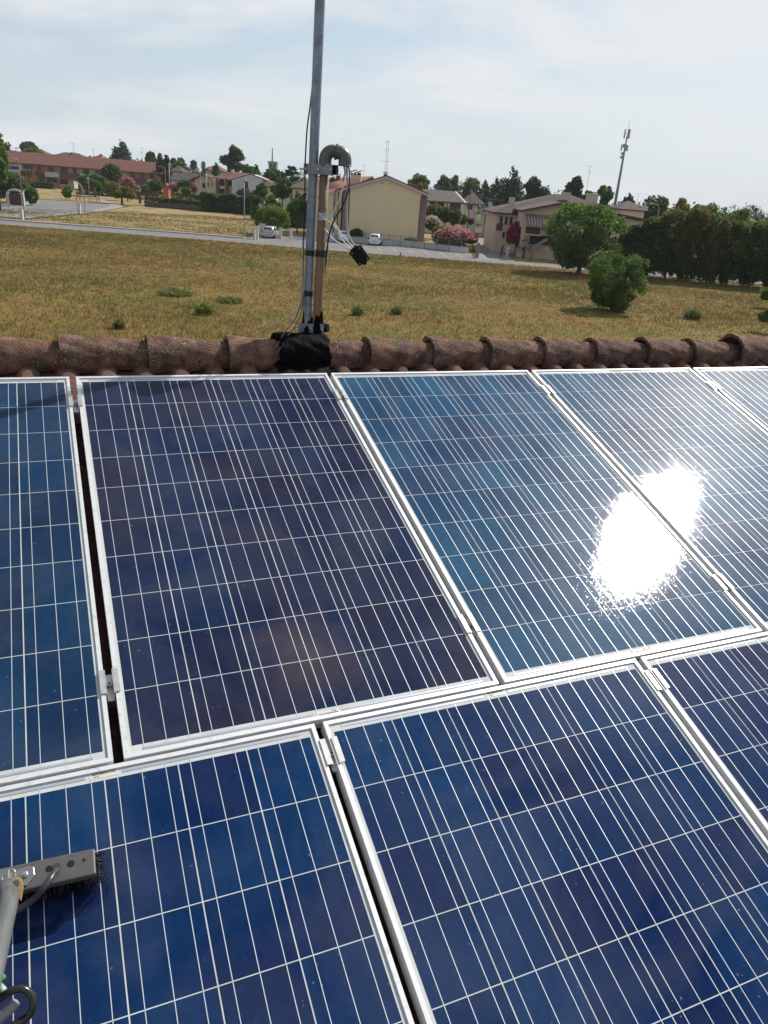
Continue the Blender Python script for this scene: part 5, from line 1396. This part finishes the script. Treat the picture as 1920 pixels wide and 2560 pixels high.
b.win(1168, 510, 1182, 524, m=m_dkwin); b.block(1186, 520, 1193, 531, -.5, -.01, m_white, 'balcony')
b = Bld('small grey roofed pavilion with a white gable and posts by the lane', 158, 1220)
xa, xb = b.L(1200, 550)[0], b.L(1243, 550)[0]; ze = b.L(1205, 534)[2]; zr = b.L(1237, 517)[2]
MB().prism([(xa, ze), (xb, ze), (xb, ze + .1), ((xa + xb) / 2 + .8, zr), (xa, ze + .1)], 'y', .1, 7).build('gable_wall', m_white, b.t)
b.gable(xa, xb, 0, 7, ze, zr, m_roofg, axis='y', ov=.4, th=.12, xr=(xa + xb) / 2 + .8)
MB().box(xa + 1.2, xb, 2.5, 7, 0, ze - .02).build('wall', m_balc, b.t)
for px in (1202, 1208, 1224): b.block(px - 1.1, 535, px + 1.1, 569, .2, .5, m_white, 'post')
b.chimney(1221, 508, 1230, 520, 3, m_white)
b.block(1224, 554, 1243, 567, -.3, -.2, m_wood, 'fence_panel')

b = Bld('white gabled house with a red brown roof and brick piers in the middle distance', 196, 620)
G0, GA, G1 = b.L(575, 449), b.L(627, 434), b.L(671, 453); R0, RB_ = b.L(531, 443, 205), b.L(583, 428.5, 206)
MB().prism([(b.L(580, 450)[0], 0), (b.L(657, 450)[0], 0), (b.L(657, 450)[0], G1[2] + .35), (GA[0], GA[2] - .15), (b.L(580, 450)[0], G0[2])], 'y', 0, 9).build('gable_wall', m_white, b.t)
MB().box(b.L(541, 460, 203)[0], b.L(580, 450)[0] - .02, 3, 10, 0, G0[2] - .3).build('wall', m_cream, b.t)
for p in ((540, 547), (563, 570.5)):
    b.block(p[0], 447, p[1], 484, 2.2, 2.9, m_brick, 'brick_pier')
b.block(549, 466, 562, 471, 2.0, 2.15, m_cream, 'balcony')
for r in ((549, 449, 561, 464), (572, 452, 579, 464), (549, 472, 561, 483)): b.win(*r, y=2.98, m=m_dkwin, frame=False)
v = [Vector(p) for p in (G0, GA, RB_, R0)]; dn = Vector((0, 0, -.22))
mb = MB().add(v + [p + dn for p in v], [(0, 1, 2, 3), (7, 6, 5, 4), (0, 4, 5, 1), (1, 5, 6, 2), (2, 6, 7, 3), (3, 7, 4, 0)])
v = [Vector(p) for p in (GA, G1, (G1[0], 9.5, G1[2] - .1), RB_)]
mb.add(v + [p + dn for p in v], [(0, 1, 2, 3), (7, 6, 5, 4), (0, 4, 5, 1), (1, 5, 6, 2), (2, 6, 7, 3), (3, 7, 4, 0)])
mb.build('roof', m_rooft, b.t)
b.win(612, 455, 620, 471, m=m_dkwin, frame=False); b.block(586, 453, 606, 466, -.05, -.003, m_balc, 'wall_panel')
b.chimney(577, 425.5, 583, 431, 8, m_white)
b = Bld('cream gabled house with a brown roof left of the white house', 215, 512)
xa, xb = b.L(487, 460)[0], b.L(537, 460)[0]; ze = b.L(512, 450)[2]; zr = b.L(508, 438)[2]
MB().prism([(xa, 0), (xb, 0), (xb, ze), (xa + (xb - xa) * .42, zr), (xa, ze)], 'y', 0, 9).build('wall', m_cream, b.t)
b.gable(xa, xb, 0, 9, ze + .1, zr + .1, m_roofd, axis='y', ov=.9, th=.2, xr=xa + (xb - xa) * .42)
for r in ((517, 455, 522, 466), (529, 456, 534, 468), (506, 458, 513, 470)): b.win(*r, m=m_dkwin, frame=False)
b = Bld('low outbuilding with a long grey roof behind the back gardens', 222, 460)
xa, xb = b.L(429, 460)[0], b.L(492, 460)[0]; ze = b.L(460, 451)[2]
MB().box(xa, xb, 0, 7, 0, ze).build('wall', m_cream, b.t); b.gable(xa, xb, 0, 7, ze, ze + 1.7, m_roofg, ov=.4, th=.15)
b = Bld('small cream house with a brown hip roof beside the cypresses', 245, 441)
xa, xb = b.L(427, 440)[0], b.L(453, 440)[0]; ze = b.L(441, 428.5)[2]
MB().box(xa, xb, 0, 7, 0, ze).build('wall', m_white, b.t); b.hip(xa, xb, 0, 7, ze, ze + 1.6, m_roofd, ov=.7); b.win(431, 430, 440, 437, m=m_dkwin, frame=False)
b = Bld('reddish hip roofed house peeping out behind the small conifer', 262, 530)
xa, xb = b.L(512, 430)[0], b.L(556, 430)[0]; ze = b.L(534, 426)[2]
MB().box(xa, xb, 0, 8, 0, ze).build('wall', m_cream, b.t); b.hip(xa, xb, 0, 8, ze, ze + 1.9, m_rooft, ov=.6)
b = Bld('grey brown hip roofed house directly left of the mast', 148, 750)
xa, xb = b.L(732, 480)[0], b.L(782, 480)[0]; ze = b.L(750, 470)[2]
MB().box(xa, xb, 0, 9, 0, ze).build('wall', m_cream, b.t); b.hip(xa, xb, 0, 9, ze, ze + 1.75, m_roofg, ov=.6); b.chimney(753, 447, 759, 458, 3, m_brick)
b.win(738, 476, 744, 486, m=m_dkwin)
b = Bld('brown roofed garden house behind the dark column tree', 178, 665)
xa, xb = b.L(650, 470)[0], b.L(682, 470)[0]; ze = b.L(668, 465)[2]
MB().box(xa, xb, 0, 7, 0, ze).build('wall', m_cream, b.t); b.hip(xa, xb, 0, 7, ze, ze + 1.0, m_roofd, ov=.6)
for lab, Y, p0, p1, pe, rise, m in (('wide brown hip roof on the skyline at the far left', 330, 36, 120, 390, 2.9, m_rooft),
                                     ('long grey roof on the skyline behind the terrace', 322, 122, 214, 396, 2.2, m_roofg),
                                     ('small orange roofed house on the skyline behind the terrace', 312, 228, 256, 399, 2.0, m_rooft),
                                     ('low brown roof behind the spruce', 318, 262, 300, 402, 1.6, m_roofd),
                                     ('red roof seen behind the far right hedge tree', 172, 1880, 1905, 566, 1.6, m_rooft),
                                     ('brown roof right of the phone mast foot', 152, 1556, 1612, 524, 1.5, m_roofd)):
    b = Bld(lab, Y, (p0 + p1) / 2)
    xa, xb = b.L(p0, pe)[0], b.L(p1, pe)[0]; ze = b.L((p0 + p1) / 2, pe)[2]
    MB().box(xa, xb, 0, 9, 0, ze).build('wall', m_cream, b.t); b.hip(xa, xb, 0, 9, ze, ze + rise, m, ov=.6)
    if p0 < 300: b.chimney((p0 + p1) / 2 + 8, pe - 13, (p0 + p1) / 2 + 12, pe - 8, 3, m_brick)
    if p0 == 1556: b.block(1597, 515, 1620, 527, 1.2, 1.3, m_white, 'roof_panel')
# concrete tower with its mast
b = Bld('square concrete tower topped by a thin mast on the skyline', 420, 681, cat='tower', name='concrete_tower')
m_conc = mat('weathered_concrete', (.30, .29, .26), .95, (.24, .23, .21), scale=.2)
b.block(671, 406, 691, 460, 0, 4.5, m_conc, 'shaft'); b.block(669.5, 404, 692, 409, -.3, 4.8, m_conc, 'parapet')
b.block(674, 410, 679, 418, -.05, -.003, m_dkwin, 'opening'); b.block(683, 410, 688, 418, -.05, -.003, m_dkwin, 'opening')
p0, p1 = b.L(679, 404), b.L(681, 369.5); MB().tube([(p0[0], 2, p0[2]), (p0[0], 2, p1[2])], .42, 8, r1=.22).build('mast', m_clampm, b.t)
# phone mast
a, c = at(1537.5, 510, 300), at(1574, 303.5, 300)
t = thing('phone_mast', 'tall tapering grey phone mast with antenna panels, far right skyline', 'mast', (a.x, 300, 0))
Hh = c.z
MB().tube([(0, 0, 0), (0, 0, Hh * .45), (0, 0, Hh * .86)], .62, 14, r1=.26).build('pole', mat('mast_grey', (.22, .23, .27), .6, metal=.3), t, smooth=True)
MB().cyl((0, 0, Hh * .86), (0, 0, Hh), .07, 8).build('lightning_rod', m_clampm, t)
m_pan = mat('antenna_panel_grey', (.34, .36, .37), .6)
for f_, hh_, rr in ((.885, 1.5, .75), (.755, 1.0, .95)):
    z = Hh * f_
    MB().tube([(rr * math.cos(q), rr * math.sin(q), z) for q in np.linspace(0, 6.283, 13)], .05, 5).build('ring', m_clampm, t)
    for i in range(3):
        q = i * 2.094 + .6; x, y = rr * 1.3 * math.cos(q), rr * 1.3 * math.sin(q)
        MB().box(x - .22, x + .22, y - .12, y + .12, z - hh_, z + hh_).build('antenna_panel', m_pan, t, bevel=.03)
        MB().cyl((0, 0, z), (x, y, z), .05, 5).build('bracket', m_clampm, t)
for z, q in ((Hh * .70, 2.6), (Hh * .665, 3.0), (Hh * .775, 2.9)):
    x = .75 * math.cos(q); MB().cyl((x, -.55, z), (x, -.25, z), .52, 14).build('dish', m_pan, t)
    MB().cyl((0, 0, z), (x, -.25, z), .05, 5).build('bracket', m_clampm, t)

# ------------------------------------------------------------------ walls, gates, posts, fences
def thing_box(name, label, cat, px, py, w, d, h, m, group=None, cap=None, bevel=.02, rz=0):
    x, y = gp(px, py); t = thing(name, label, cat, (x, y, 0), rz, group)
    MB().box(-w / 2, w / 2, -d / 2, d / 2, 0, h).build('body', m, t, bevel=bevel)
    if cap: MB().box(-w / 2 - .04, w / 2 + .04, -d / 2 - .04, d / 2 + .04, h + .001, h + .06).build('cap', cap, t)
    return t
def low_wall(label, pts, h, th, m, cap=None, name='low_wall', cat='wall'):
    x0, y0 = pts[0]; t = thing(name, label, cat, (x0, y0, 0))
    for i in range(len(pts) - 1):
        a, b_ = Vector((*pts[i], 0)), Vector((*pts[i + 1], 0)); d = (b_ - a).normalized(); n = Vector((-d.y, d.x, 0)) * th / 2; o_ = Vector((x0, y0, 0))
        for nm, z0, z1, k_, mm in (('wall', 0, h, 1, m),) + ((('coping', h + .001, h + .07, 1.3, cap),) if cap else ()):
            q = [a - n * k_ - o_, b_ - n * k_ - o_, b_ + n * k_ - o_, a + n * k_ - o_]; up_ = Vector((0, 0, 1))
            MB().add([p + up_ * z0 for p in q] + [p + up_ * z1 for p in q], [(3, 2, 1, 0), (4, 5, 6, 7), (0, 1, 5, 4), (1, 2, 6, 5), (2, 3, 7, 6), (3, 0, 4, 7)]).build(nm, mm, t)
    return t
low_wall('long low white wall between the parking bays and the yellow house', [(-13.2, 109.4), (-5.9, 110.1), (-0.7, 109.5), (4.9, 108.1), (8.4, 105.9)], .72, .25, m_white, m_kerb)
low_wall('low grey garden wall across the lane behind the yellow house', [(9.2, 146), (17.5, 147), (21.5, 141)], .9, .2, m_mauve, None)
low_wall('mauve garden wall joining the back of the yellow house', [(8.3, 116), (9.0, 127)], 1.5, .2, m_mauve, None)
for px, py, h, w, lab in ((636, 600, 1.22, .30, 'leftmost short white gate pillar left of the silver car'), (643, 599.5, 1.42, .32, 'second white gate pillar left of the silver car'),
                          (656.5, 589, 1.55, .9, 'wide white wall panel behind the left side of the silver car'), (701, 597, 1.35, .36, 'white gate pillar just right of the silver car'),
                          (726.5, 598.5, 1.36, .34, 'white gate pillar standing alone left of the mast')):
    thing_box('gate_pillar', lab, 'pillar', px, py, w, .3, h, m_white, 'white gate pillars by the road', m_kerb)
low_wall('low white garden wall running from the lone gate pillar to behind the mast', [gp(729, 597.5), gp(775, 601)], .32, .2, m_white)
thing_box('meter_box', 'white utility cabinet just right of the brown pipe, at the car park', 'cabinet', 829, 604, .72, .35, 1.15, m_white, None, m_kerb)
thing_box('meter_box', 'grey utility cabinet with a pitched cap above the pink oleander', 'cabinet', 1126, 570, 1.15, .5, 1.25, m_mauve, None, m_kerb)
thing_box('gate_pillar', 'tall grey gate pillar at the right end of the low white wall', 'pillar', 1192, 645, .42, .42, 1.75, m_mauve, 'driveway gate pillars', m_kerb)
thing_box('gate_pillar', 'white gate pillar at the left end of the driveway fence', 'pillar', 1267, 650, .34, .34, 1.5, m_white, 'driveway gate pillars', m_kerb)
thing_box('bin', 'dark storage box showing behind the white hatchback by the yellow wall', 'box', 947, 606, 1.15, .8, .95, m_dkwin)
# black wheeled gate and mesh fence of the awning house
def fence(label, a, b_, h, posts, m_post, wires=9, name='fence'):
    A_, B_ = Vector((*a, 0)), Vector((*b_, 0)); t = thing(name, label, 'fence', tuple(A_)); D = B_ - A_
    for i in range(posts):
        p = D * (i / (posts - 1)); MB().box(p.x - .05, p.x + .05, p.y - .05, p.y + .05, 0, h + .08).build('post', m_post, t)
    for z in (.08, h): 
        MB().cyl((0, 0, z), (D.x, D.y, z), .022, 6).build('rail', m_post, t)
    mb = MB(); n = int(D.length / .14)
    for i in range(n + 1):
        p = D * (i / n); mb.cyl((p.x, p.y, .08), (p.x, p.y, h), .007, 4)
    o = mb.build('bars', m_post, t); o['kind'] = 'stuff'
    return t
m_fencep = mat('fence_brown', (.11, .085, .06), .7)
fence('brown barred fence in front of the awning house, right of the driveway', gp(1268, 651), gp(1500, 666), 1.25, 5, m_fencep)
fence('open metal gate leaf standing beside the white driveway pillar', gp(1250, 647), gp(1256, 636), 1.3, 2, m_fencep, name='gate')
fence('thin wire fence at the garden behind the pink oleander', gp(1186, 600), gp(1240, 604), .8, 3, m_clampm)
fence('low fence along the parking bays on top of the white wall, near the yellow house', (-5.6, 110.6), (7.6, 106.8), 1.35, 9, m_clampm)
# arched gate at the left
gx, gy = gp(41, 514); t = thing('arched_gate', 'white arched gateway with a dark wooden gate beside the asphalt square', 'gate', (gx, gy, 0))
MB().box(-1.45, -1.02, -.2, .2, 0, 2.0).build('gate_post', m_white, t, bevel=.02); MB().box(1.02, 1.45, -.2, .2, 0, 2.0).build('gate_post', m_white, t, bevel=.02)
arc = [(-1.24 * math.cos(a), 0, 1.9 + .55 * math.sin(a)) for a in np.linspace(0, math.pi, 13)]
MB().tube(arc, .15, 8).build('arch', m_white, t, smooth=True)
mb = MB(); MB().box(-1.0, 1.0, -.05, .05, .1, 1.85).build('gate_leaf', m_wood, t)
for i in range(9):
    MB().box(-.98 + i * .22, -.98 + i * .22 + .17, -.08, -.052, .12, 1.9).build('board', m_wood, t)
low_wall('low stone plinth wall left of the arched gate', [gp(-25, 517), gp(24, 518)], .6, .3, m_kerb)
low_wall('low stone plinth wall right of the arched gate under the clipped shrub', [gp(60, 512), gp(95, 508)], .45, .3, m_kerb)
low_wall('dark garden wall at the near edge of the back gardens', [gp(362, 517), gp(430, 522), gp(500, 529)], 1.0, .2, mat('dark_wall', (.09, .075, .06), .95))

# street lamps and poles
m_lamp = mat('lamp_post_grey', (.33, .33, .32), .6, metal=.2)
m_lampr = mat('lamp_post_rust', (.22, .16, .14), .7)
def lamp(label, pbx, pby, ptx, pty, kind='ball', m=None, Y=None, r=.075):
    if Y is None: x, y = gp(pbx, pby)
    else: x, y = at(pbx, pby, Y).x, Y
    H = at(ptx, pty, y).z; t = thing('street_lamp', label, 'street lamp', (x, y, 0), 0, 'street lamps'); m = m or m_lamp
    MB().tube([(0, 0, 0), (0, 0, H * .5), (0, 0, H)], r, 10, r1=r * .6).build('pole', m, t, smooth=True)
    MB().cyl((0, 0, 0), (0, 0, 1.0), r * 1.5, 10).build('base', m, t)
    if kind == 'ball':
        MB().tube([(0, 0, H), (0, 0, H + .08), (0, 0, H + .22), (0, 0, H + .34)], lambda q: (.10, .24, .26, .09)[min(3, int(round(q * 3)))], 12).build('lantern', m_frame, t, smooth=True)
        MB().cyl((0, 0, H + .34), (0, 0, H + .40), .30, 12, r1=.05).build('lantern_cap', m, t)
    elif kind == 'arm':
        MB().tube(spline([(0, 0, H), (-.15, 0, H + .35), (-.6, 0, H + .6), (-1.3, 0, H + .7)], 5), r * .55, 8).build('arm', m, t, smooth=True)
        MB().box(-1.85, -1.2, -.14, .14, H + .63, H + .78).build('lamp_head', m_frame, t, bevel=.03)
    elif kind == 'head':
        MB().tube([(0, 0, H - .02), (-.35, 0, H + .12)], r * .6, 8).build('arm', m, t)
        MB().box(-.95, -.25, -.15, .15, H + .05, H + .22).build('lamp_head', mat('lamp_head_pink', (.50, .33, .31), .5), t, bevel=.04)
    return t
lamp('tall street lamp at the left end of the road, reddish head', 62, 549, 49, 402, 'head', m_lampr)
lamp('slim street lamp with a round lantern beside the road, left of the silver car', 611, 595, 610.3, 453, 'ball', m_lamp)
lamp('slim lamp with a round lantern on the meadow near the basketball hoop', 225, 511, 223.5, 449, 'ball', m_lamp, r=.06)
lamp('short lamp with a round lantern near the left end of the terrace', 77, 459, 75, 424, 'ball', m_lamp, r=.06)
lamp('curved arm street lamp beside the cypresses', 414, 456, 412, 424, 'arm', m_lamp, Y=224)
lamp('curved arm street lamp before the cream gabled house', 502, 470, 501, 436, 'arm', m_lamp, Y=205)
lamp('tiny street lamp standing in the lane behind the right hedge', 1640, 560, 1633, 520, 'arm', m_lamp, Y=150)
def upole(label, pbx, pby, ptx, pty, Y=None, m=None, r=.12):
    if Y is None: x, y = gp(pbx, pby)
    else: x, y = at(pbx, pby, Y).x, Y
    H = at(ptx, pty, y).z; t = thing('utility_pole', label, 'pole', (x, y, 0), 0, 'concrete poles')
    MB().tube([(0, 0, 0), (0, 0, H)], r, 8, r1=r * .7).build('pole', m or m_lamp, t, smooth=True)
    MB().box(-.22, .22, -.1, .1, H - .35, H - .05).build('pole_head', m_clampm, t)
    return (x, y, H)
upole('pale concrete pole right of the cypresses', 424, 462, 421, 411, 228, r=.2)
upole('pale concrete pole in front of the cream gabled house', 517, 488, 515.5, 428, 192, r=.2)
tp = upole('dark slim pole in the lane between pillared house and driveway', 1168, 573, 1177, 475, 143, m_wood, r=.10)
w0 = Vector((tp[0], tp[1], tp[2] - .2)); w1 = at(1262, 501, 116)
cable('overhead_wire', 'overhead wire from the dark slim pole to the awning house', [w0, (w0 * .66 + w1 * .34) - Vector((0, 0, .35)), (w0 * .33 + w1 * .67) - Vector((0, 0, .35)), w1], .018, m_clampm, n=5, cat='wire')
for px, py, lab in ((56, 550, 'stubby white bollard beside the tall left street lamp'), (199.5, 534.5, 'stubby white bollard at the foot of the basketball hoop')):
    thing_box('bollard', lab, 'bollard', px, py, .38, .38, 1.45, m_white, 'white bollards', m_kerb)
thing_box('concrete_post', 'short dark post at the left end of the dark garden wall', 'post', 350.5, 509, .45, .45, 1.5, m_dkwin)
thing_box('marker_post', 'small pale marker post at the field edge of the road, below the parking bays', 'post', 1000.5, 642, .22, .22, .52, m_kerb)
# basketball hoop
hx, hy = gp(212.7, 532); t = thing('basketball_hoop', 'basketball hoop on a bent pole at the edge of the asphalt square', 'basketball hoop', (hx, hy, 0))
kk = pxm(212, 500, hy); Hh = at(210, 474, hy).z
MB().tube(spline([(0, 0, 0), (0, 0, Hh * .7), (-.1, 0, Hh), (-.55, 0, Hh + .75), (-1.1, 0, Hh + 1.0)], 6), .07, 8).build('pole', m_lamp, t, smooth=True)
MB().box(-1.16, -1.10, -.75, .75, Hh + .05, Hh + 1.1).build('backboard', m_frame, t, bevel=.01)
MB().box(-1.2, -1.165, -.3, .3, Hh + .25, Hh + .65).build('target_square', m_awnb, t)
MB().tube([(-1.45 + .23 * math.cos(a), .23 * math.sin(a), Hh + .22) for a in np.linspace(0, 6.283, 17)], .02, 5).build('rim', m_awnb, t)
MB().cyl((-1.25, 0, 0), (-1.25, 0, Hh + .3), .05, 8).build('support_post', m_lamp, t)
# wooden swing frame
sx, sy = gp(221, 502); t = thing('swing_frame', 'wooden swing frame with leaning legs on the meadow', 'swing', (sx, sy, 0)); kk = pxm(220, 480, sy)
Wd = 24 * kk; Hs = at(221, 468, sy).z
for sx_ in (-1, 1):
    for q in (-1, 1):
        MB().cyl((sx_ * Wd * 1.08, q * .9, 0), (sx_ * Wd * .72, 0, Hs), .09, 8).build('leg', m_wood, t)
MB().cyl((-Wd * .80, 0, Hs), (Wd * .80, 0, Hs), .09, 8).build('top_beam', m_wood, t)
for x in (-1.2, -.6, .7, 1.3): MB().cyl((x, 0, .5), (x, 0, Hs), .02, 4).build('chain', m_clampm, t)
MB().box(-1.25, -.55, -.15, .15, .45, .5).build('swing_seat', m_dkwin, t); MB().box(.65, 1.35, -.15, .15, .45, .5).build('swing_seat', m_dkwin, t)
# red garden shed, parasol
sx = at(414.5, 478, 197); t = thing('garden_shed', 'small orange red garden shed with a low roof at the end of the terrace', 'shed', (sx.x, 197, 0)); kk = pxm(414, 470, 197)
zt_ = at(414, 466, 197).z
MB().box(-6.2 * kk, 6.2 * kk, 0, 2, 0, zt_).build('wall', mat('shed_red', (.50, .13, .06), .8), t)
MB().prism([(-7 * kk, zt_), (7 * kk, zt_), (0, zt_ + .7)], 'y', -.3, 2.3).build('roof', m_rooft, t)
sx = at(718, 505, 150); t = thing('parasol', 'pale blue parasol in the garden between green tree and hip roofed house', 'parasol', (sx.x, 150, 0)); kk = pxm(718, 500, 150)
zt_ = at(718, 500, 150).z
MB().cyl((0, 0, 0), (0, 0, zt_), .04, 6).build('pole', m_frame, t); MB().cyl((0, 0, zt_ - .45), (0, 0, zt_ + .05), 10.5 * kk, 8, r1=.05).build('canopy', mat('parasol_blue', (.40, .52, .58), .7), t)

# ------------------------------------------------------------------ cars
m_tyre = mat('tyre_rubber', (.02, .02, .02), .8); m_rim = mat('wheel_rim', (.45, .45, .46), .35, metal=.7)
m_carglass = mat('car_glass', (.015, .018, .022), .05, spec=.8); m_red = mat('tail_lamp_red', (.45, .02, .02), .25); m_plate = mat('plate_white', (.6, .6, .58), .5)
m_bump = mat('dark_bumper', (.05, .05, .055), .6); m_headl = mat('head_lamp', (.7, .7, .7), .1)
def car(label, px, py, rz, color, Lc=3.9, W=1.62, H=1.48, rough=.3):
    x, y = gp(px, py); t = thing('parked_car', label, 'car', (x, y, .03), rz, 'parked cars')
    pm = mat('car_paint_%02d' % len([k for k in MATS if k.startswith('car_paint')]), color, rough, coat=.7)
    h = Lc / 2
    # sections along the length (rear at -y): y, half width at sill, at belt, belt height, roof half width, roof height
    sec = [(-h, .80, .78, .78, .70, .80), (-h + .05, .94, .92, .90, .66, 1.02), (-h + .30, .98, .97, .94, .68, 1.34), (-h + .65, 1, .99, .95, .72, 1.45), (-h + 1.5, 1, 1, .94, .74, 1.48), (-h + 2.25, 1, 1, .92, .72, 1.42),
           (-h + 2.85, 1, .99, .90, .82, .98), (-h + 3.35, .98, .95, .82, .80, .86), (h - .10, .90, .86, .70, .72, .72), (h, .80, .76, .60, .66, .62)]
    mb = MB(); v = []; w2 = W / 2; kH = H / 1.48
    for yy, ws, wb, zb, wr, zr_ in sec:
        yy *= 1
        pts = [(0, .20), (.80 * ws, .20), (ws, .34), (ws, .55), (wb, zb * .86), (wb * .985, zb), (wr + (wb - wr) * .10, zr_ * .95 if zr_ > zb + .1 else zr_), (wr * .82, zr_), (0, zr_ + .012)]
        row = [(-a * w2, yy, z * kH) for a, z in pts[::-1]][:-1] + [(a * w2, yy, z * kH) for a, z in pts]
        v.append(row)
    n = len(v[0]); mb.v = [p for r in v for p in r]
    for i in range(len(v) - 1):
        for j in range(n - 1): mb.f.append((i * n + j, i * n + j + 1, (i + 1) * n + j + 1, (i + 1) * n + j))
    mb.f.append(tuple(range(n))); mb.f.append(tuple((len(v) - 1) * n + j for j in range(n))[::-1])
    o = mb.build('body', pm, t, smooth=True); es = o.modifiers.new('edge', 'EDGE_SPLIT'); es.split_angle = RAD(50)
    # glass laid just over the body
    def quad(name, pts, m):
        return MB().add(pts, [(0, 1, 2, 3)]).build(name, m, t)
    quad('rear_window', [(-.60 * w2 * 1.05, -h + .035, .98 * kH), (.60 * w2 * 1.05, -h + .035, .98 * kH), (.60 * w2, -h + .245, 1.33 * kH), (-.60 * w2, -h + .245, 1.33 * kH)], m_carglass)
    quad('windscreen', [(.74 * w2, h - 1.03, 1.0 * kH), (-.74 * w2, h - 1.03, 1.0 * kH), (-.64 * w2, h - 1.60, 1.40 * kH), (.64 * w2, h - 1.60, 1.40 * kH)], m_carglass)
    for s_ in (-1, 1):
        for ya, yb, ta, tb in ((-h + .50, -h + 1.45, -h + .70, -h + 1.45), (-h + 1.52, -h + 2.75, -h + 1.52, -h + 2.25)):
            quad('side_window', [(s_ * w2 * .985, ya, .96 * kH), (s_ * w2 * .985, yb, .95 * kH), (s_ * w2 * .775, tb, 1.37 * kH), (s_ * w2 * .775, ta, 1.37 * kH)][::s_], m_carglass)
        MB().box(s_ * w2 * .93 - .07, s_ * w2 * .93 + .07, -h - .005, -h + .16, .74 * kH, 1.04 * kH).build('tail_lamp', m_red, t, bevel=.02)
        MB().box(s_ * w2 * .70 - .16, s_ * w2 * .70 + .16, h - .10, h + .012, .52 * kH, .66 * kH).build('headlight', m_headl, t, bevel=.02)
        MB().box(s_ * (w2 + .06) - .08, s_ * (w2 + .06) + .08, h - 1.25, h - 1.12, .92 * kH, 1.06 * kH).build('mirror', pm, t, bevel=.02)
        for yy in (-h + .68, h - .78):
            wh = MB().cyl((s_ * (w2 - .17), yy, .30), (s_ * (w2 + .01), yy, .30), .30, 18).build('wheel', m_tyre, t, bevel=.02)
            MB().cyl((s_ * (w2 + .006), yy, .30), (s_ * (w2 + .018), yy, .30), .19, 12).build('rim', m_rim, wh)
    MB().box(-w2 * .86, w2 * .86, -h - .05, -h + .04, .30 * kH, .46 * kH).build('bumper', m_bump if sum(color) < .3 else pm, t, bevel=.03)
    MB().box(-.26, .26, -h - .062, -h - .052, .50 * kH, .61 * kH).build('number_plate', m_plate, t)
    MB().box(-.27, .27, -h - .02, -h + .02, .495 * kH, .615 * kH).build('plate_recess', m_bump, t)
    return t
car('silver grey hatchback parked between the white gate pillars', 680, 594.5, RAD(-9), (.42, .44, .46))
car('white small car half hidden behind the wires right of the brown pipe', 856, 604, RAD(10), (.72, .73, .74), 3.7, 1.6, 1.45)
car('white hatchback seen from behind in the parking bays before the yellow wall', 938, 612, RAD(-3), (.74, .75, .76), 3.7, 1.60, 1.46)
car('black hatchback parked in the shade at the end of the driveway', 1250, 609, RAD(3), (.015, .016, .020), 3.9, 1.66, 1.50)

# ------------------------------------------------------------------ summer haze
hm = bpy.data.materials.new('haze'); hm.use_nodes = True
hm.node_tree.nodes.clear()
ho = hm.node_tree.nodes.new('ShaderNodeOutputMaterial'); pv = hm.node_tree.nodes.new('ShaderNodeVolumePrincipled')
pv.inputs['Color'].default_value = (.86, .92, 1.0, 1); pv.inputs['Density'].default_value = HAZE; pv.inputs['Anisotropy'].default_value = 0.0
hm.node_tree.links.new(pv.outputs[0], ho.inputs['Volume'])
o = MB().box(-620, 620, -60, 760, -1, 48).build('haze', hm); o['kind'] = 'stuff'
